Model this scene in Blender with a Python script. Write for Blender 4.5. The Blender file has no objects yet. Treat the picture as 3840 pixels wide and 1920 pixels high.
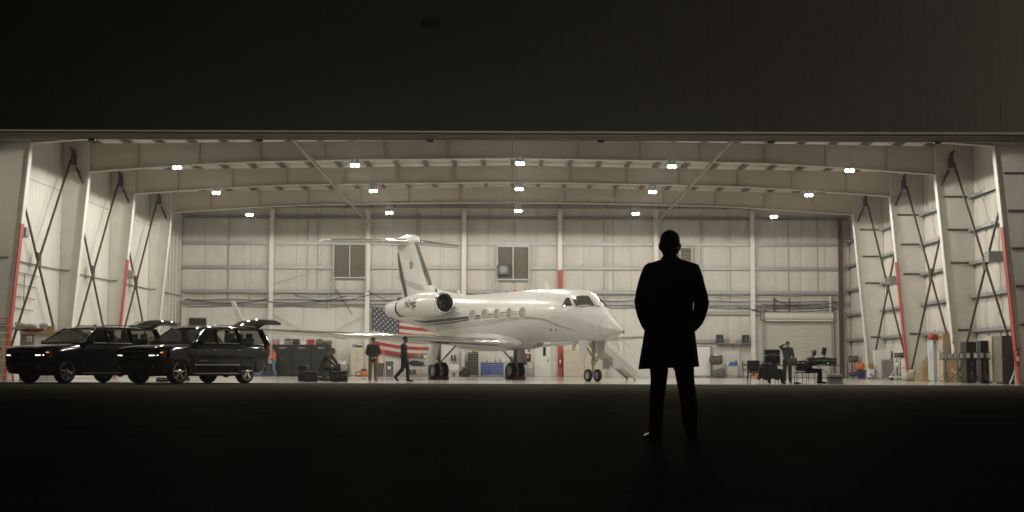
import bpy, math, random
import numpy as np
from mathutils import Vector, Matrix
random.seed(7); np.random.seed(7)
SC = bpy.context.scene
COL = SC.collection
R = math.radians
# ------------------------------------------------------------------ camera
FPX = 5285.0
PITCH = math.atan(414.0 / FPX); ROLL = R(0.20)
CP = Vector((0.0, 0.0, 0.65))
_f = Vector((0, math.cos(PITCH), math.sin(PITCH)))
_r0 = Vector((1, 0, 0)); _u0 = Vector((0, -math.sin(PITCH), math.cos(PITCH)))
_r = _r0 * math.cos(ROLL) + _u0 * math.sin(ROLL)
_u = _u0 * math.cos(ROLL) - _r0 * math.sin(ROLL)
cam = bpy.data.cameras.new('camera'); camo = bpy.data.objects.new('camera', cam); COL.objects.link(camo)
m = Matrix.Identity(4)
for i in range(3):
    m[i][0] = _r[i]; m[i][1] = _u[i]; m[i][2] = -_f[i]; m[i][3] = CP[i]
camo.matrix_world = m
cam.sensor_width = 36.0; cam.lens = FPX / 3840 * 36; cam.clip_start = 0.1; cam.clip_end = 2000
cam.dof.use_dof = True; cam.dof.focus_distance = 13.5; cam.dof.aperture_fstop = 7.0
SC.camera = camo
# ------------------------------------------------------------------ night sky, moonlight, exposure
w = bpy.data.worlds.new('World'); SC.world = w; w.use_nodes = True
nt = w.node_tree; bg = nt.nodes['Background']
sky = nt.nodes.new('ShaderNodeTexSky'); sky.sky_type = 'NISHITA'; sky.sun_disc = False
sky.sun_elevation = R(-3.0); sky.sun_rotation = R(200)
nt.links.new(sky.outputs[0], bg.inputs[0]); bg.inputs[1].default_value = 0.025
sd = bpy.data.lights.new('sun', 'SUN'); sd.energy = 0.0015; sd.angle = R(0.5); sd.color = (1, .95, .88)
so = bpy.data.objects.new('sun', sd); COL.objects.link(so); so.rotation_euler = (R(52), 0, R(-20)); so.location = (0, -20, 60)
SC.view_settings.view_transform = 'Standard'; SC.view_settings.look = 'None'
SC.view_settings.exposure = 0.0; SC.view_settings.gamma = 1.0
SC.cycles.use_denoising = True; SC.cycles.max_bounces = 6; SC.cycles.diffuse_bounces = 3
SC.cycles.glossy_bounces = 3; SC.cycles.use_adaptive_sampling = True; SC.cycles.adaptive_threshold = .015; SC.cycles.transparent_max_bounces = 10
SC.cycles.sample_clamp_indirect = 4.0; SC.cycles.caustics_reflective = False; SC.cycles.caustics_refractive = False

def ray(u, v):
    return _f * FPX + _r * (u - 1920) + _u * (960 - v)
def at(u, v, D):
    d = ray(u, v); return CP + d * (D / d.y)
def G(u, v):
    d = ray(u, v); k = -CP.z / d.z; return (d.x * k, d.y * k)
def X(u, D, v=1374):
    return at(u, v, D).x
def Z(v, D, u=1920):
    return at(u, v, D).z

# ------------------------------------------------------------------ materials
MATS = {}
def mat(name, col, rough=.6, metal=0., var=.12, scale=3., bump=0., bscale=40., coat=0., emit=None, estr=0., spec=.5, stretch=None, dirt=None, dscale=2., damt=.5, world=False):
    if name in MATS: return MATS[name]
    M = bpy.data.materials.new(name); M.use_nodes = True
    n = M.node_tree.nodes; l = M.node_tree.links; b = n['Principled BSDF']
    b.inputs['Roughness'].default_value = rough; b.inputs['Metallic'].default_value = metal
    b.inputs['Coat Weight'].default_value = coat; b.inputs['Coat Roughness'].default_value = .05
    b.inputs['Specular IOR Level'].default_value = spec
    tc = n.new('ShaderNodeTexCoord'); src = tc.outputs['Object']
    if world: src = n.new('ShaderNodeNewGeometry').outputs['Position']
    if stretch:
        mp = n.new('ShaderNodeMapping'); mp.inputs['Scale'].default_value = stretch
        l.new(src, mp.inputs[0]); src = mp.outputs[0]
    c = (*col, 1)
    if var > 0:
        nz = n.new('ShaderNodeTexNoise'); nz.inputs['Scale'].default_value = scale; nz.inputs['Detail'].default_value = 6; nz.inputs['Roughness'].default_value = .65
        l.new(src, nz.inputs['Vector'])
        cr = n.new('ShaderNodeValToRGB')
        cr.color_ramp.elements[0].position = .3; cr.color_ramp.elements[1].position = .72
        cr.color_ramp.elements[0].color = tuple(x * (1 - var) for x in col) + (1,)
        cr.color_ramp.elements[1].color = tuple(min(1, x * (1 + var * .7)) for x in col) + (1,)
        l.new(nz.outputs['Fac'], cr.inputs[0]); out = cr.outputs[0]
        if dirt:
            n2 = n.new('ShaderNodeTexNoise'); n2.inputs['Scale'].default_value = dscale; n2.inputs['Detail'].default_value = 8; n2.inputs['Roughness'].default_value = .7
            l.new(src, n2.inputs['Vector'])
            r2 = n.new('ShaderNodeValToRGB'); r2.color_ramp.elements[0].position = .5; r2.color_ramp.elements[1].position = .78
            r2.color_ramp.elements[0].color = (0, 0, 0, 1); r2.color_ramp.elements[1].color = (damt, damt, damt, 1)
            l.new(n2.outputs['Fac'], r2.inputs[0])
            mx = n.new('ShaderNodeMix'); mx.data_type = 'RGBA'
            l.new(r2.outputs[0], mx.inputs[0]); l.new(out, mx.inputs[6]); mx.inputs[7].default_value = (*dirt, 1); out = mx.outputs[2]
        l.new(out, b.inputs['Base Color'])
        rr = n.new('ShaderNodeMapRange'); rr.inputs[3].default_value = max(.02, rough * .85); rr.inputs[4].default_value = min(1, rough * 1.2)
        l.new(nz.outputs['Fac'], rr.inputs[0]); l.new(rr.outputs[0], b.inputs['Roughness'])
    else:
        b.inputs['Base Color'].default_value = c
    if bump > 0:
        bn = n.new('ShaderNodeTexNoise'); bn.inputs['Scale'].default_value = bscale; bn.inputs['Detail'].default_value = 5
        l.new(src if world and not stretch else tc.outputs['Object'], bn.inputs['Vector'])
        bp = n.new('ShaderNodeBump'); bp.inputs['Strength'].default_value = bump; bp.inputs['Distance'].default_value = .02
        l.new(bn.outputs['Fac'], bp.inputs['Height']); l.new(bp.outputs[0], b.inputs['Normal'])
    if emit:
        b.inputs['Emission Color'].default_value = (*emit, 1); b.inputs['Emission Strength'].default_value = estr
    MATS[name] = M; return M
def glass(name, tint, trans=.6, rough=.03):
    if name in MATS: return MATS[name]
    M = bpy.data.materials.new(name); M.use_nodes = True
    n = M.node_tree.nodes; l = M.node_tree.links; n.remove(n['Principled BSDF'])
    t = n.new('ShaderNodeBsdfTransparent'); t.inputs[0].default_value = (*tint, 1)
    g = n.new('ShaderNodeBsdfGlossy'); g.inputs['Roughness'].default_value = rough; g.inputs[0].default_value = (.9, .9, .9, 1)
    fr = n.new('ShaderNodeFresnel'); fr.inputs[0].default_value = 1.5
    mx = n.new('ShaderNodeMixShader'); l.new(fr.outputs[0], mx.inputs[0]); l.new(t.outputs[0], mx.inputs[1]); l.new(g.outputs[0], mx.inputs[2])
    l.new(mx.outputs[0], n['Material Output'].inputs[0]); MATS[name] = M; return M

wallm = mat('wall_insulation', (.60, .562, .51), .75, var=.10, scale=1.1, bump=.25, bscale=2.2, dirt=(.36, .30, .24), dscale=1.5, damt=.32, stretch=(1.6, 1.6, .35), world=True)
rwallm = mat('right_wall_insulation', (.60, .565, .51), .75, var=.12, scale=1.1, bump=.25, bscale=2.2, dirt=(.30, .25, .19), dscale=1.5, damt=.45, stretch=(1.6, 1.6, .35), world=True)
llinerm = mat('left_liner', (.62, .60, .545), .55, var=.06, scale=1.4, dirt=(.36, .32, .27), dscale=1.2, damt=.3, stretch=(1, 1, .4), world=True)
liner = mat('liner_panel', (.645, .628, .575), .55, var=.06, scale=1.4, dirt=(.40, .36, .30), dscale=1.2, damt=.3, stretch=(1, 1, .4), world=True)
backing = mat('wall_backing', (.25, .24, .22), .8)
white = mat('white_paint', (.70, .68, .63), .5, var=.06, dirt=(.45, .42, .36), dscale=2.5, damt=.35)
steelw = mat('column_paint', (.64, .61, .55), .55, var=.07, scale=1.5, dirt=(.36, .32, .27), dscale=1.2, damt=.3)
rafterm = mat('rafter_paint', (.52, .455, .38), .6, var=.08, scale=1.2)
redp = mat('red_column_paint', (.42, .060, .048), .5, var=.12)
girtm = mat('galvanised_steel', (.33, .34, .33), .45, .35, var=.12, scale=6)
brown = mat('brown_primer', (.085, .050, .036), .6, var=.2, scale=5)
purlm = mat('purlin_steel', (.17, .165, .155), .55, .2)
roofm = mat('roof_insulation', (.72, .68, .63), .8, var=.06)
darkclad = mat('facade_cladding', (.175, .158, .128), .6, var=.1, scale=1.2)
trackm = mat('track_steel', (.42, .39, .32), .45, .3, var=.15)
floorm = mat('epoxy_floor', (.52, .505, .46), .16, var=.09, scale=.6, dirt=(.34, .32, .28), dscale=.35, damt=.35)
blackp = mat('black_plastic', (.014, .014, .013), .45, var=.2)
blackpow = mat('black_powder_coat', (.017, .016, .015), .5, var=.15)
rubber = mat('tyre_rubber', (.016, .015, .014), .8, var=.2)
chrome = mat('chrome', (.72, .72, .70), .12, 1., var=.03)
alu = mat('aluminium', (.52, .52, .50), .3, .9, var=.08)
greym = mat('grey_metal', (.24, .24, .23), .5, .3)
dgrey = mat('dark_grey_paint', (.075, .068, .062), .5)
cream = mat('cream_paint', (.56, .50, .395), .5, var=.07)
tan = mat('tan_laminate', (.47, .38, .29), .5, var=.1)
wood = mat('pale_wood', (.48, .33, .17), .65, var=.25, scale=4, stretch=(4, 4, .6))
card = mat('cardboard', (.42, .28, .13), .85, var=.12)
bluep = mat('blue_enamel', (.035, .10, .36), .35, var=.1)
redm = mat('red_enamel', (.40, .035, .025), .4, var=.12)
orange = mat('orange_plastic', (.65, .16, .04), .5, var=.12)
yellow = mat('yellow_plastic', (.70, .50, .04), .5, var=.1)
whitepl = mat('white_plastic', (.66, .66, .63), .45, var=.05)
greenp = mat('green_sign', (.10, .38, .14), .5)
fabricd = mat('dark_canvas', (.03, .03, .026), .9, var=.3, scale=9)
camo = mat('camouflage_fabric', (.16, .14, .09), .9, var=.55, scale=9)
beigef = mat('beige_canvas', (.45, .40, .32), .9, var=.15)
pinkf = mat('pink_print', (.42, .24, .25), .7, var=.25, scale=12)
skin = mat('skin', (.30, .165, .105), .5, var=.08)
darkskin = mat('dark_skin', (.10, .055, .035), .5, var=.08)

# ------------------------------------------------------------------ mesh builder
class B:
    def __init__(s): s.v = []; s.f = []; s.m = []
    def add(s, vs, fs, mi=0):
        o = len(s.v); s.v += [tuple(p) for p in vs]; s.f += [tuple(i + o for i in f) for f in fs]; s.m += [mi] * len(fs); return s
    def box(s, c, d, rz=0, ry=0, rx=0, mi=0, taper=1.):
        M = Matrix.Rotation(rz, 3, 'Z') @ Matrix.Rotation(ry, 3, 'Y') @ Matrix.Rotation(rx, 3, 'X')
        vs = []
        for z in (-.5, .5):
            k = taper if z > 0 else 1
            for x, y in ((-.5, -.5), (.5, -.5), (.5, .5), (-.5, .5)):
                vs.append(Vector(c) + M @ Vector((x * d[0] * k, y * d[1] * k, z * d[2])))
        return s.add(vs, [(3, 2, 1, 0), (4, 5, 6, 7), (0, 1, 5, 4), (1, 2, 6, 5), (2, 3, 7, 6), (3, 0, 4, 7)], mi)
    def bb(s, x0, x1, y0, y1, z0, z1, mi=0):
        return s.box(((x0 + x1) / 2, (y0 + y1) / 2, (z0 + z1) / 2), (x1 - x0, y1 - y0, z1 - z0), mi=mi)
    def ring(s, c, ax, r, n, ref=None):
        ax = Vector(ax).normalized(); a = ref or (Vector((0, 0, 1)) if abs(ax.z) < .9 else Vector((1, 0, 0)))
        e1 = ax.cross(a).normalized(); e2 = ax.cross(e1)
        return [Vector(c) + (e1 * math.cos(2 * math.pi * i / n) + e2 * math.sin(2 * math.pi * i / n)) * r for i in range(n)]
    def loft(s, rings, cap=True, closed=True, mi=0):
        n = len(rings[0]); vs = [p for r in rings for p in r]; fs = []
        for k in range(len(rings) - 1):
            for i in range(n if closed else n - 1):
                j = (i + 1) % n
                fs.append((k * n + i, k * n + j, (k + 1) * n + j, (k + 1) * n + i))
        if cap: fs += [tuple(reversed(range(n))), tuple(range((len(rings) - 1) * n, len(rings) * n))]
        return s.add(vs, fs, mi)
    def cyl(s, p0, p1, r0, r1=None, n=12, mi=0):
        r1 = r0 if r1 is None else r1; ax = Vector(p1) - Vector(p0)
        return s.loft([s.ring(p0, ax, r0, n), s.ring(p1, ax, r1, n)], mi=mi)
    def tube(s, pts, r, n=6, mi=0):
        pts = [Vector(p) for p in pts]; rings = []
        for i, p in enumerate(pts):
            ax = pts[min(i + 1, len(pts) - 1)] - pts[max(i - 1, 0)]
            rings.append(s.ring(p, ax, r, n))
        return s.loft(rings, mi=mi)
    def lathe(s, c, ax, prof, n=24, mi=0, cap=True):
        ax = Vector(ax).normalized()
        return s.loft([s.ring(Vector(c) + ax * a, ax, max(r, 1e-4), n) for a, r in prof], cap=cap, mi=mi)
    def prism(s, poly, plane, a, b, mi=0):
        def P(p, h):
            return {'xz': (p[0], h, p[1]), 'xy': (p[0], p[1], h), 'yz': (h, p[0], p[1])}[plane]
        n = len(poly)
        return s.add([P(p, a) for p in poly] + [P(p, b) for p in poly],
                     [tuple(range(n)), tuple(range(2 * n - 1, n - 1, -1))] + [(i, n + i, n + (i + 1) % n, (i + 1) % n) for i in range(n)], mi)
    def ell(s, c, r, n=16, k=10, mi=0, rz=0, ry=0):
        Mx = Matrix.Rotation(rz, 3, 'Z') @ Matrix.Rotation(ry, 3, 'Y'); rings = []
        for j in range(k + 1):
            t = math.pi * j / k
            rings.append([Vector(c) + Mx @ Vector((r[0] * max(math.sin(t), .02) * math.cos(2 * math.pi * i / n), r[1] * max(math.sin(t), .02) * math.sin(2 * math.pi * i / n), -r[2] * math.cos(t))) for i in range(n)])
        return s.loft(rings, mi=mi)
    def mesh(s, name):
        me = bpy.data.meshes.new(name); me.from_pydata(s.v, [], s.f); me.update(); return me

def fixn(me):
    import bmesh
    bm = bmesh.new(); bm.from_mesh(me); bmesh.ops.recalc_face_normals(bm, faces=bm.faces); bm.to_mesh(me); bm.free()
def mk(name, b, mt, parent=None, smooth=False, bevel=0., loc=None, rz=None):
    me = b.mesh(name) if isinstance(b, B) else b
    mts = mt if isinstance(mt, (list, tuple)) else [mt]
    if len(me.materials) == 0:
        for x in mts: me.materials.append(x)
    if isinstance(b, B):
        fixn(me)
        if len(mts) > 1: me.polygons.foreach_set('material_index', b.m)
        if smooth:
            me.polygons.foreach_set('use_smooth', [True] * len(me.polygons))
            try: me.set_sharp_from_angle(angle=R(smooth if smooth > 1 else 40))
            except Exception: pass
    o = bpy.data.objects.new(name, me); COL.objects.link(o)
    if parent: o.parent = parent
    if loc is not None: o.location = loc
    if rz is not None: o.rotation_euler = (0, 0, rz)
    if bevel:
        md = o.modifiers.new('bevel', 'BEVEL'); md.width = bevel; md.segments = 2; md.limit_method = 'ANGLE'
    return o
def tag(o, label, cat, group=None, kind=None):
    if label: o['label'] = label
    if cat: o['category'] = cat
    if group: o['group'] = group
    if kind: o['kind'] = kind
    return o
def thing(name, label, cat, loc=(0, 0, 0), rz=0, group=None):
    o = bpy.data.objects.new(name, None); COL.objects.link(o); o.empty_display_size = .2
    o.location = (loc[0], loc[1], loc[2] if len(loc) > 2 else 0); o.rotation_euler = (0, 0, rz)
    return tag(o, label, cat, group)
def emp(name, parent, loc=(0, 0, 0)):
    o = bpy.data.objects.new(name, None); COL.objects.link(o); o.parent = parent; o.location = loc; o.empty_display_size = .1; return o
def dup(o, parent=None, label=None, loc=None, rz=None):
    c = o.copy(); COL.objects.link(c); c.parent = parent
    if label: c['label'] = label
    if loc is not None: c.location = loc
    if rz is not None: c.rotation_euler = (0, 0, rz)
    for ch in list(o.children): dup(ch, c)
    return c
def spl(xs, ys, x):
    xs = np.array(xs, float); ys = np.array(ys, float); x = np.atleast_1d(np.array(x, float))
    h = np.diff(xs); d = np.diff(ys) / h
    mm = np.zeros(len(xs)); mm[0] = d[0]; mm[-1] = d[-1]
    for i in range(1, len(xs) - 1):
        mm[i] = 0 if d[i - 1] * d[i] <= 0 else 2 * d[i - 1] * d[i] / (d[i - 1] + d[i])
    i = np.clip(np.searchsorted(xs, x) - 1, 0, len(h) - 1); t = np.clip((x - xs[i]) / h[i], 0, 1)
    return (2*t**3-3*t**2+1)*ys[i] + (t**3-2*t**2+t)*h[i]*mm[i] + (-2*t**3+3*t**2)*ys[i+1] + (t**3-t**2)*h[i]*mm[i+1]
def text_mesh(s, size, depth=.004, bold=0.):
    cu = bpy.data.curves.new('lettering', 'FONT'); cu.body = s; cu.size = size; cu.extrude = depth; cu.offset = size * bold; cu.align_x = 'CENTER'; cu.align_y = 'CENTER'; cu.resolution_u = 4
    o = bpy.data.objects.new('lettering', cu); COL.objects.link(o)
    dg = bpy.context.evaluated_depsgraph_get(); me = bpy.data.meshes.new_from_object(o.evaluated_get(dg))
    bpy.data.objects.remove(o); me.materials.clear(); return me
# ------------------------------------------------------------------ ground
asph = bpy.data.materials.new('asphalt'); asph.use_nodes = True
n = asph.node_tree.nodes; l = asph.node_tree.links; bs = n['Principled BSDF']
gp = n.new('ShaderNodeNewGeometry')
n1 = n.new('ShaderNodeTexNoise'); n1.inputs['Scale'].default_value = 26; n1.inputs['Detail'].default_value = 4
n2 = n.new('ShaderNodeTexNoise'); n2.inputs['Scale'].default_value = .55; n2.inputs['Detail'].default_value = 6
for q in (n1, n2): l.new(gp.outputs['Position'], q.inputs['Vector'])
cr = n.new('ShaderNodeValToRGB'); cr.color_ramp.elements[0].position = .3; cr.color_ramp.elements[1].position = .75
cr.color_ramp.elements[0].color = (.016, .014, .011, 1); cr.color_ramp.elements[1].color = (.19, .167, .13, 1)
mxf = n.new('ShaderNodeMath'); mxf.operation = 'MULTIPLY_ADD'; mxf.inputs[1].default_value = .55
l.new(n1.outputs['Fac'], mxf.inputs[0])
hf = n.new('ShaderNodeMath'); hf.operation = 'MULTIPLY'; hf.inputs[1].default_value = .45; l.new(n2.outputs['Fac'], hf.inputs[0]); l.new(hf.outputs[0], mxf.inputs[2])
l.new(mxf.outputs[0], cr.inputs[0]); l.new(cr.outputs[0], bs.inputs['Base Color'])
df = n.new('ShaderNodeBsdfDiffuse'); df.inputs['Roughness'].default_value = 1.0; l.new(cr.outputs[0], df.inputs[0])
gl = n.new('ShaderNodeBsdfGlossy'); gl.inputs['Roughness'].default_value = .55; gl.inputs[0].default_value = (.9, .82, .7, 1)
ms = n.new('ShaderNodeMixShader'); ms.inputs[0].default_value = .028; l.new(df.outputs[0], ms.inputs[1]); l.new(gl.outputs[0], ms.inputs[2]); l.new(ms.outputs[0], n['Material Output'].inputs[0])
vo = n.new('ShaderNodeTexVoronoi'); vo.inputs['Scale'].default_value = 70; l.new(gp.outputs['Position'], vo.inputs['Vector'])
bp = n.new('ShaderNodeBump'); bp.inputs['Strength'].default_value = .9; bp.inputs['Distance'].default_value = .012
l.new(vo.outputs['Distance'], bp.inputs['Height']); l.new(bp.outputs[0], df.inputs['Normal']); l.new(bp.outputs[0], gl.inputs['Normal'])
b = B(); b.add([(-700, -300, 0), (700, -300, 0), (700, 900, 0), (-700, 900, 0)], [(0, 1, 2, 3)])
tag(mk('apron_ground', b, asph), None, None, kind='structure')
FY = 52.4
b = B(); b.bb(-20.9, 21.4, FY, 88.6, -.02, .006)
hf_ = tag(mk('hangar_floor', b, floorm), None, None, kind='structure')
b = B()
for yy in (58.6, 66, 74, 82): b.bb(-20.6, 20.6, yy, yy + .02, .0065, .0085)
for xx in (-14, -7, 0, 7, 14): b.bb(xx, xx + .02, FY + .1, 87.8, .0065, .0083)
mk('floor_joint', b, mat('joint_filler', (.26, .25, .22), .6), hf_)
b = B(); b.bb(-20.9, 20.9, FY - .28, FY - .02, .004, .012); mk('door_threshold', b, mat('threshold_steel', (.10, .095, .085), .5, .4), hf_)
# ------------------------------------------------------------------ hangar
HY = 70.0
hangar = thing('hangar', 'huge white steel hangar open at the front to the dark apron', 'hangar', (0, HY, 0))
def hp(name, b, mt, parent=None, **k):
    o = mk(name, b, mt, parent or hangar, **k)
    if parent is None: o.location = (o.location[0], o.location[1] - HY, o.location[2])
    return o
def beam(b, p0, p1, wx, hz, mi=0, up=(0, 0, 1)):
    p0 = Vector(p0); p1 = Vector(p1); d = (p1 - p0).normalized(); s = d.cross(Vector(up)).normalized(); t = s.cross(d)
    rs = [[p + s * a * wx / 2 + t * c * hz / 2 for a, c in ((-1, -1), (1, -1), (1, 1), (-1, 1))] for p in (p0, p1)]
    return b.loft(rs, mi=mi)
FD = [56.4, 64.3, 72.1, 80.0]; BW = 88.0; WX = 20.65
KZ = [9.58, 9.50, 9.44, 9.34]; AZ = [10.27, 10.19, 10.10, 9.98]; TE = [10.85, 10.78, 10.67, 10.50]; TA = [11.12, 11.04, 10.96, 10.88]
KX = 19.42; BX = 20.22; WXR = 21.15
def topz(y, x):   # underside of roof deck
    a = np.interp(y, FD, TA) - .011 * max(0, y - 80) + .011 * max(0, 56.4 - y); e = np.interp(y, FD, TE) - .011 * max(0, y - 80) + .011 * max(0, 56.4 - y)
    return a + (e - a) * abs(x) / KX + .22
# roof deck and purlins
b = B(); ys = [51.8, 56.4, 64.3, 72.1, 80, 88.3]; xs = [-WX, 0, WXR]
vs = [(x, y, topz(y, x)) for y in ys for x in xs]
fs = [(i * 3 + j, i * 3 + j + 1, i * 3 + j + 4, i * 3 + j + 3) for i in range(5) for j in range(2)]
b.add(vs, fs); b.add([(x, y, z + .12) for x, y, z in vs], fs)
roof = hp('roof_deck', b, roofm)
for i in range(-13, 14):
    x = i * 1.48; b = B()
    for y0, y1 in zip(ys, ys[1:]):
        beam(b, (x, y0, topz(y0, x) - .12), (x, y1, topz(y1, x) - .12), .17, .2)
    hp('purlin', b, purlm, roof)
for (y, x0, x1) in ((60.8, -18, 18), (68.4, -18, 18), (76.2, -17, 17)):
    b = B(); b.tube([(x, y, topz(y, x) - .42) for x in np.linspace(x0, x1, 9)], .05, 6)
    for x in np.linspace(x0 + 1, x1 - 1, 14): b.cyl((x, y, topz(y, x) - .42), (x, y, topz(y, x) - .24), .015, n=5); b.cyl((x + .8, y, topz(y, x) - .3), (x + .8, y, topz(y, x) - .42), .02, n=5)
    hp('sprinkler_pipe', b, purlm)
# rigid frames
FR = [(1, 0), (.78, .45), (.6, .72), (.36, .87), (0, 1)]
for k, D in enumerate(FD):
    pb = [(KX * f, KZ[k] + (AZ[k] - KZ[k]) * g) for f, g in FR]
    bot = [(-x, z) for x, z in pb[:-1]] + pb[::-1]
    top = [(KX, TE[k]), (0, TA[k]), (-KX, TE[k])]
    b = B(); b.prism(bot + top, 'xz', D - .02, D + .02)
    for (x0, z0), (x1, z1) in zip(bot, bot[1:]):
        beam(b, (x0, D, z0), (x1, D, z1), .32, .035)
    for (x0, z0), (x1, z1) in zip(top, top[1:]): beam(b, (x0, D, z0), (x1, D, z1), .30, .03)
    rf = hp('rafter', b, rafterm)
    zb = lambda x: float(np.interp(abs(x), [q[0] for q in pb[::-1]], [q[1] for q in pb[::-1]])); zt = lambda x: TA[k] + (TE[k] - TA[k]) * abs(x) / KX
    for x in [-17.2, -14.4, -11.6, -8.6, -5.9, -3.0, 0, 3.0, 5.9, 8.6, 11.6, 14.4, 17.2]:
        b = B(); b.bb(x - .03, x + .03, D - .12, D - .021, zb(x) + .03, zt(x) - .03); hp('stiffener', b, mat('stiffener_paint', (.42, .33, .26), .6), rf)
    for s in (-1, 1):
        b = B(); zt_ = topz(D, KX) - .03
        wx = WX if s < 0 else WXR; poly = [(s * wx, 0), (s * BX, 0), (s * KX, KZ[k] - .02), (s * KX, zt_), (s * wx, zt_)]
        b.prism(poly, 'xz', D - .025, D + .025)
        cl = hp('column', b, steelw)
        # flange, painted red low on the outer frames
        zr = 6.05 + .25 * (k == 0)
        def fx(z): return s * (BX + (KX - BX) * z / KZ[k])
        b = B()
        if k in (0, 2):
            beam(b, (fx(.05), D, .05), (fx(zr), D, zr), .34, .04, 0, up=(1, 0, 0)); beam(b, (fx(zr), D, zr), (fx(KZ[k]), D, KZ[k]), .34, .04, 1, up=(1, 0, 0))
            beam(b, (s * KX, D, KZ[k]), (s * KX, D, zt_ - .05), .34, .04, 1, up=(1, 0, 0))
        else:
            beam(b, (fx(.05), D, .05), (fx(KZ[k]), D, KZ[k]), .34, .04, 1, up=(1, 0, 0)); beam(b, (s * KX, D, KZ[k]), (s * KX, D, zt_ - .05), .34, .04, 1, up=(1, 0, 0))
        hp('flange', b, [redp, white], cl)
        b = B(); b.bb(min(s * BX, s * WX) - .06, max(s * BX, s * WX) + .02, D - .25, D + .25, .007, .04); hp('base_plate', b, greym, cl)
        b = B(); b.bb(min(s * KX, s * WX), max(s * KX, s * WX) - .0, D - .09, D - .026, KZ[k] - .03, KZ[k] + .0); hp('stiffener', b, steelw, cl)
# runway beams along the roof
for s in (-1, 1):
    b = B(); beam(b, (s * 8.85, FY, 9.80), (s * 9.25, BW - .5, 9.86), .11, .12)
    hp('runway_beam', b, mat('beam_brown', (.30, .25, .20), .6))
    b = B(); b.cyl((s * 9.25, BW - .6, 9.86), (s * 9.0, BW - .3, 9.3), .05, n=6); b.cyl((s * 9.25, BW - .6, 9.86), (s * 7.9, BW - .3, 9.25), .035, n=6); hp('knee_brace', b, rafterm)
# cross bracing
ends = [FY + .4] + FD + [BW]
for s in (-1, 1):
    for k in range(1, 4):
        y0, y1 = FD[k - 1], FD[k]
        for (za, zb_) in ((.5, 10.1 - .07 * k), (9.7, .5)):
            b = B(); xx = s * (20.28 if za < 1 else 20.36); beam(b, (xx, y0 + .1, za), (xx, y1 - .1, zb_), .08, .08)
            hp('cross_brace', b, brown)
        b = B(); xm = s * 20.30; ym = (y0 + y1) / 2; b.bb(xm - .03, xm + .03, ym - .2, ym + .2, 4.85, 5.45); hp('gusset_plate', b, brown)
        b = B(); b.bb(s * 20.1 - .07, s * 20.1 + .07, y1 - .45, y1 - .05, 9.8, 10.3); b.prism([(y1 - .1, 10.5), (y1 - .1, 9.95), (y1 - .9, 10.55)], 'yz', s * 20.1 - .02, s * 20.1 + .02); hp('brace_bracket', b, brown)
        b = B(); beam(b, (s * 20.0, y1 - .2, 9.7), (s * 19.7, y1 - .08, 8.95), .09, .09); hp('flange_brace', b, brown)
# unit pillow panel shared by all insulation panels
def pillow(name, mt):
    b = B(); nn = 6; vs = []; fs = []
    for j in range(nn + 1):
        for i in range(nn + 1):
            a, c = i / nn, j / nn; e = min(a, 1 - a, c, 1 - c)
            vs.append((a, -.6 * min(1, e * 5) ** .6 - .15 * math.sin(a * 7 + c * 3) * min(1, e * 4), c))
    for j in range(nn):
        for i in range(nn): q = j * (nn + 1) + i; fs.append((q, q + 1, q + nn + 2, q + nn + 1))
    b.add(vs, fs); me = b.mesh(name); me.materials.append(mt); me.polygons.foreach_set('use_smooth', [True] * len(me.polygons)); return me
pil = pillow('wall_panel', wallm); pll = pillow('liner_panel', liner); pilr = pillow('wall_panel', rwallm); plll = pillow('liner_panel', llinerm)
def panel(me, par, x0, x1, y, z0, z1, th=.05, rz=0, nm='wall_panel'):
    o = bpy.data.objects.new(nm, me); COL.objects.link(o); o.parent = par
    o.location = (x0 + .008, y, z0 + .006); o.rotation_euler = (0, 0, rz); o.scale = (x1 - x0 - .016, th, z1 - z0 - .012); return o
# back wall
b = B(); b.bb(-WX - .2, WXR + .2, BW + .02, BW + .3, 0, 11.2); bwall = hp('back_wall', b, backing)
GV = [1137, 1095, 1005, 915, 818]; GZ = [Z(v, BW - .1) for v in GV]
cxs = [-15, -9, -3, 3, 9, 15]
bounds = [-WX] + cxs + [WXR]
for a, c in zip(bounds, bounds[1:]):
    nn = 4; xs_ = np.linspace(a, c, nn + 1)
    zz = GZ + [10.55]
    for x0, x1 in zip(xs_, xs_[1:]):
        for z0, z1 in zip(zz, zz[1:]): panel(pil, bwall, x0, x1, BW + .02, z0, z1, .075)
    nn = 3 if c <= 12 else 4; xs_ = np.linspace(a, c, nn + 1)
    for x0, x1 in zip(xs_, xs_[1:]):
        if a < 8.9: panel(pll, bwall, x0, x1, BW + .02, .02, GZ[0], .03, nm='liner_panel')
        else:
            for z0, z1 in ((.02, 2.25), (2.25, 4.0), (4.0, GZ[0])): panel(pil, bwall, x0, x1, BW + .02, z0, z1, .06)
for i, (v, zg) in enumerate(zip(GV, GZ)):
    for a, c in zip(bounds, bounds[1:]):
        b = B(); t = .2 if i < 4 else .17
        b.bb(a + .15, c - .15, BW - .19, BW - .07, zg - t / 2, zg - t / 2 + .03); b.bb(a + .15, c - .15, BW - .20, BW - .18, zg - t / 2, zg + t / 2); b.bb(a + .15, c - .15, BW - .185, BW - .05, zg + t / 2 - .02, zg + t / 2 + .001)
        hp('girt', b, girtm if i < 4 else purlm, bwall)
for a, c in ((9, 15), (15, WXR)):
    for zg in (4.0,) if a > 14 else (4.0, 2.25):
        b = B(); x1 = c - .15 if a < 14 else 15.9; b.bb(a + .15, x1, BW - .18, BW - .06, zg - .1, zg + .1); hp('girt', b, girtm, bwall)
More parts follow.
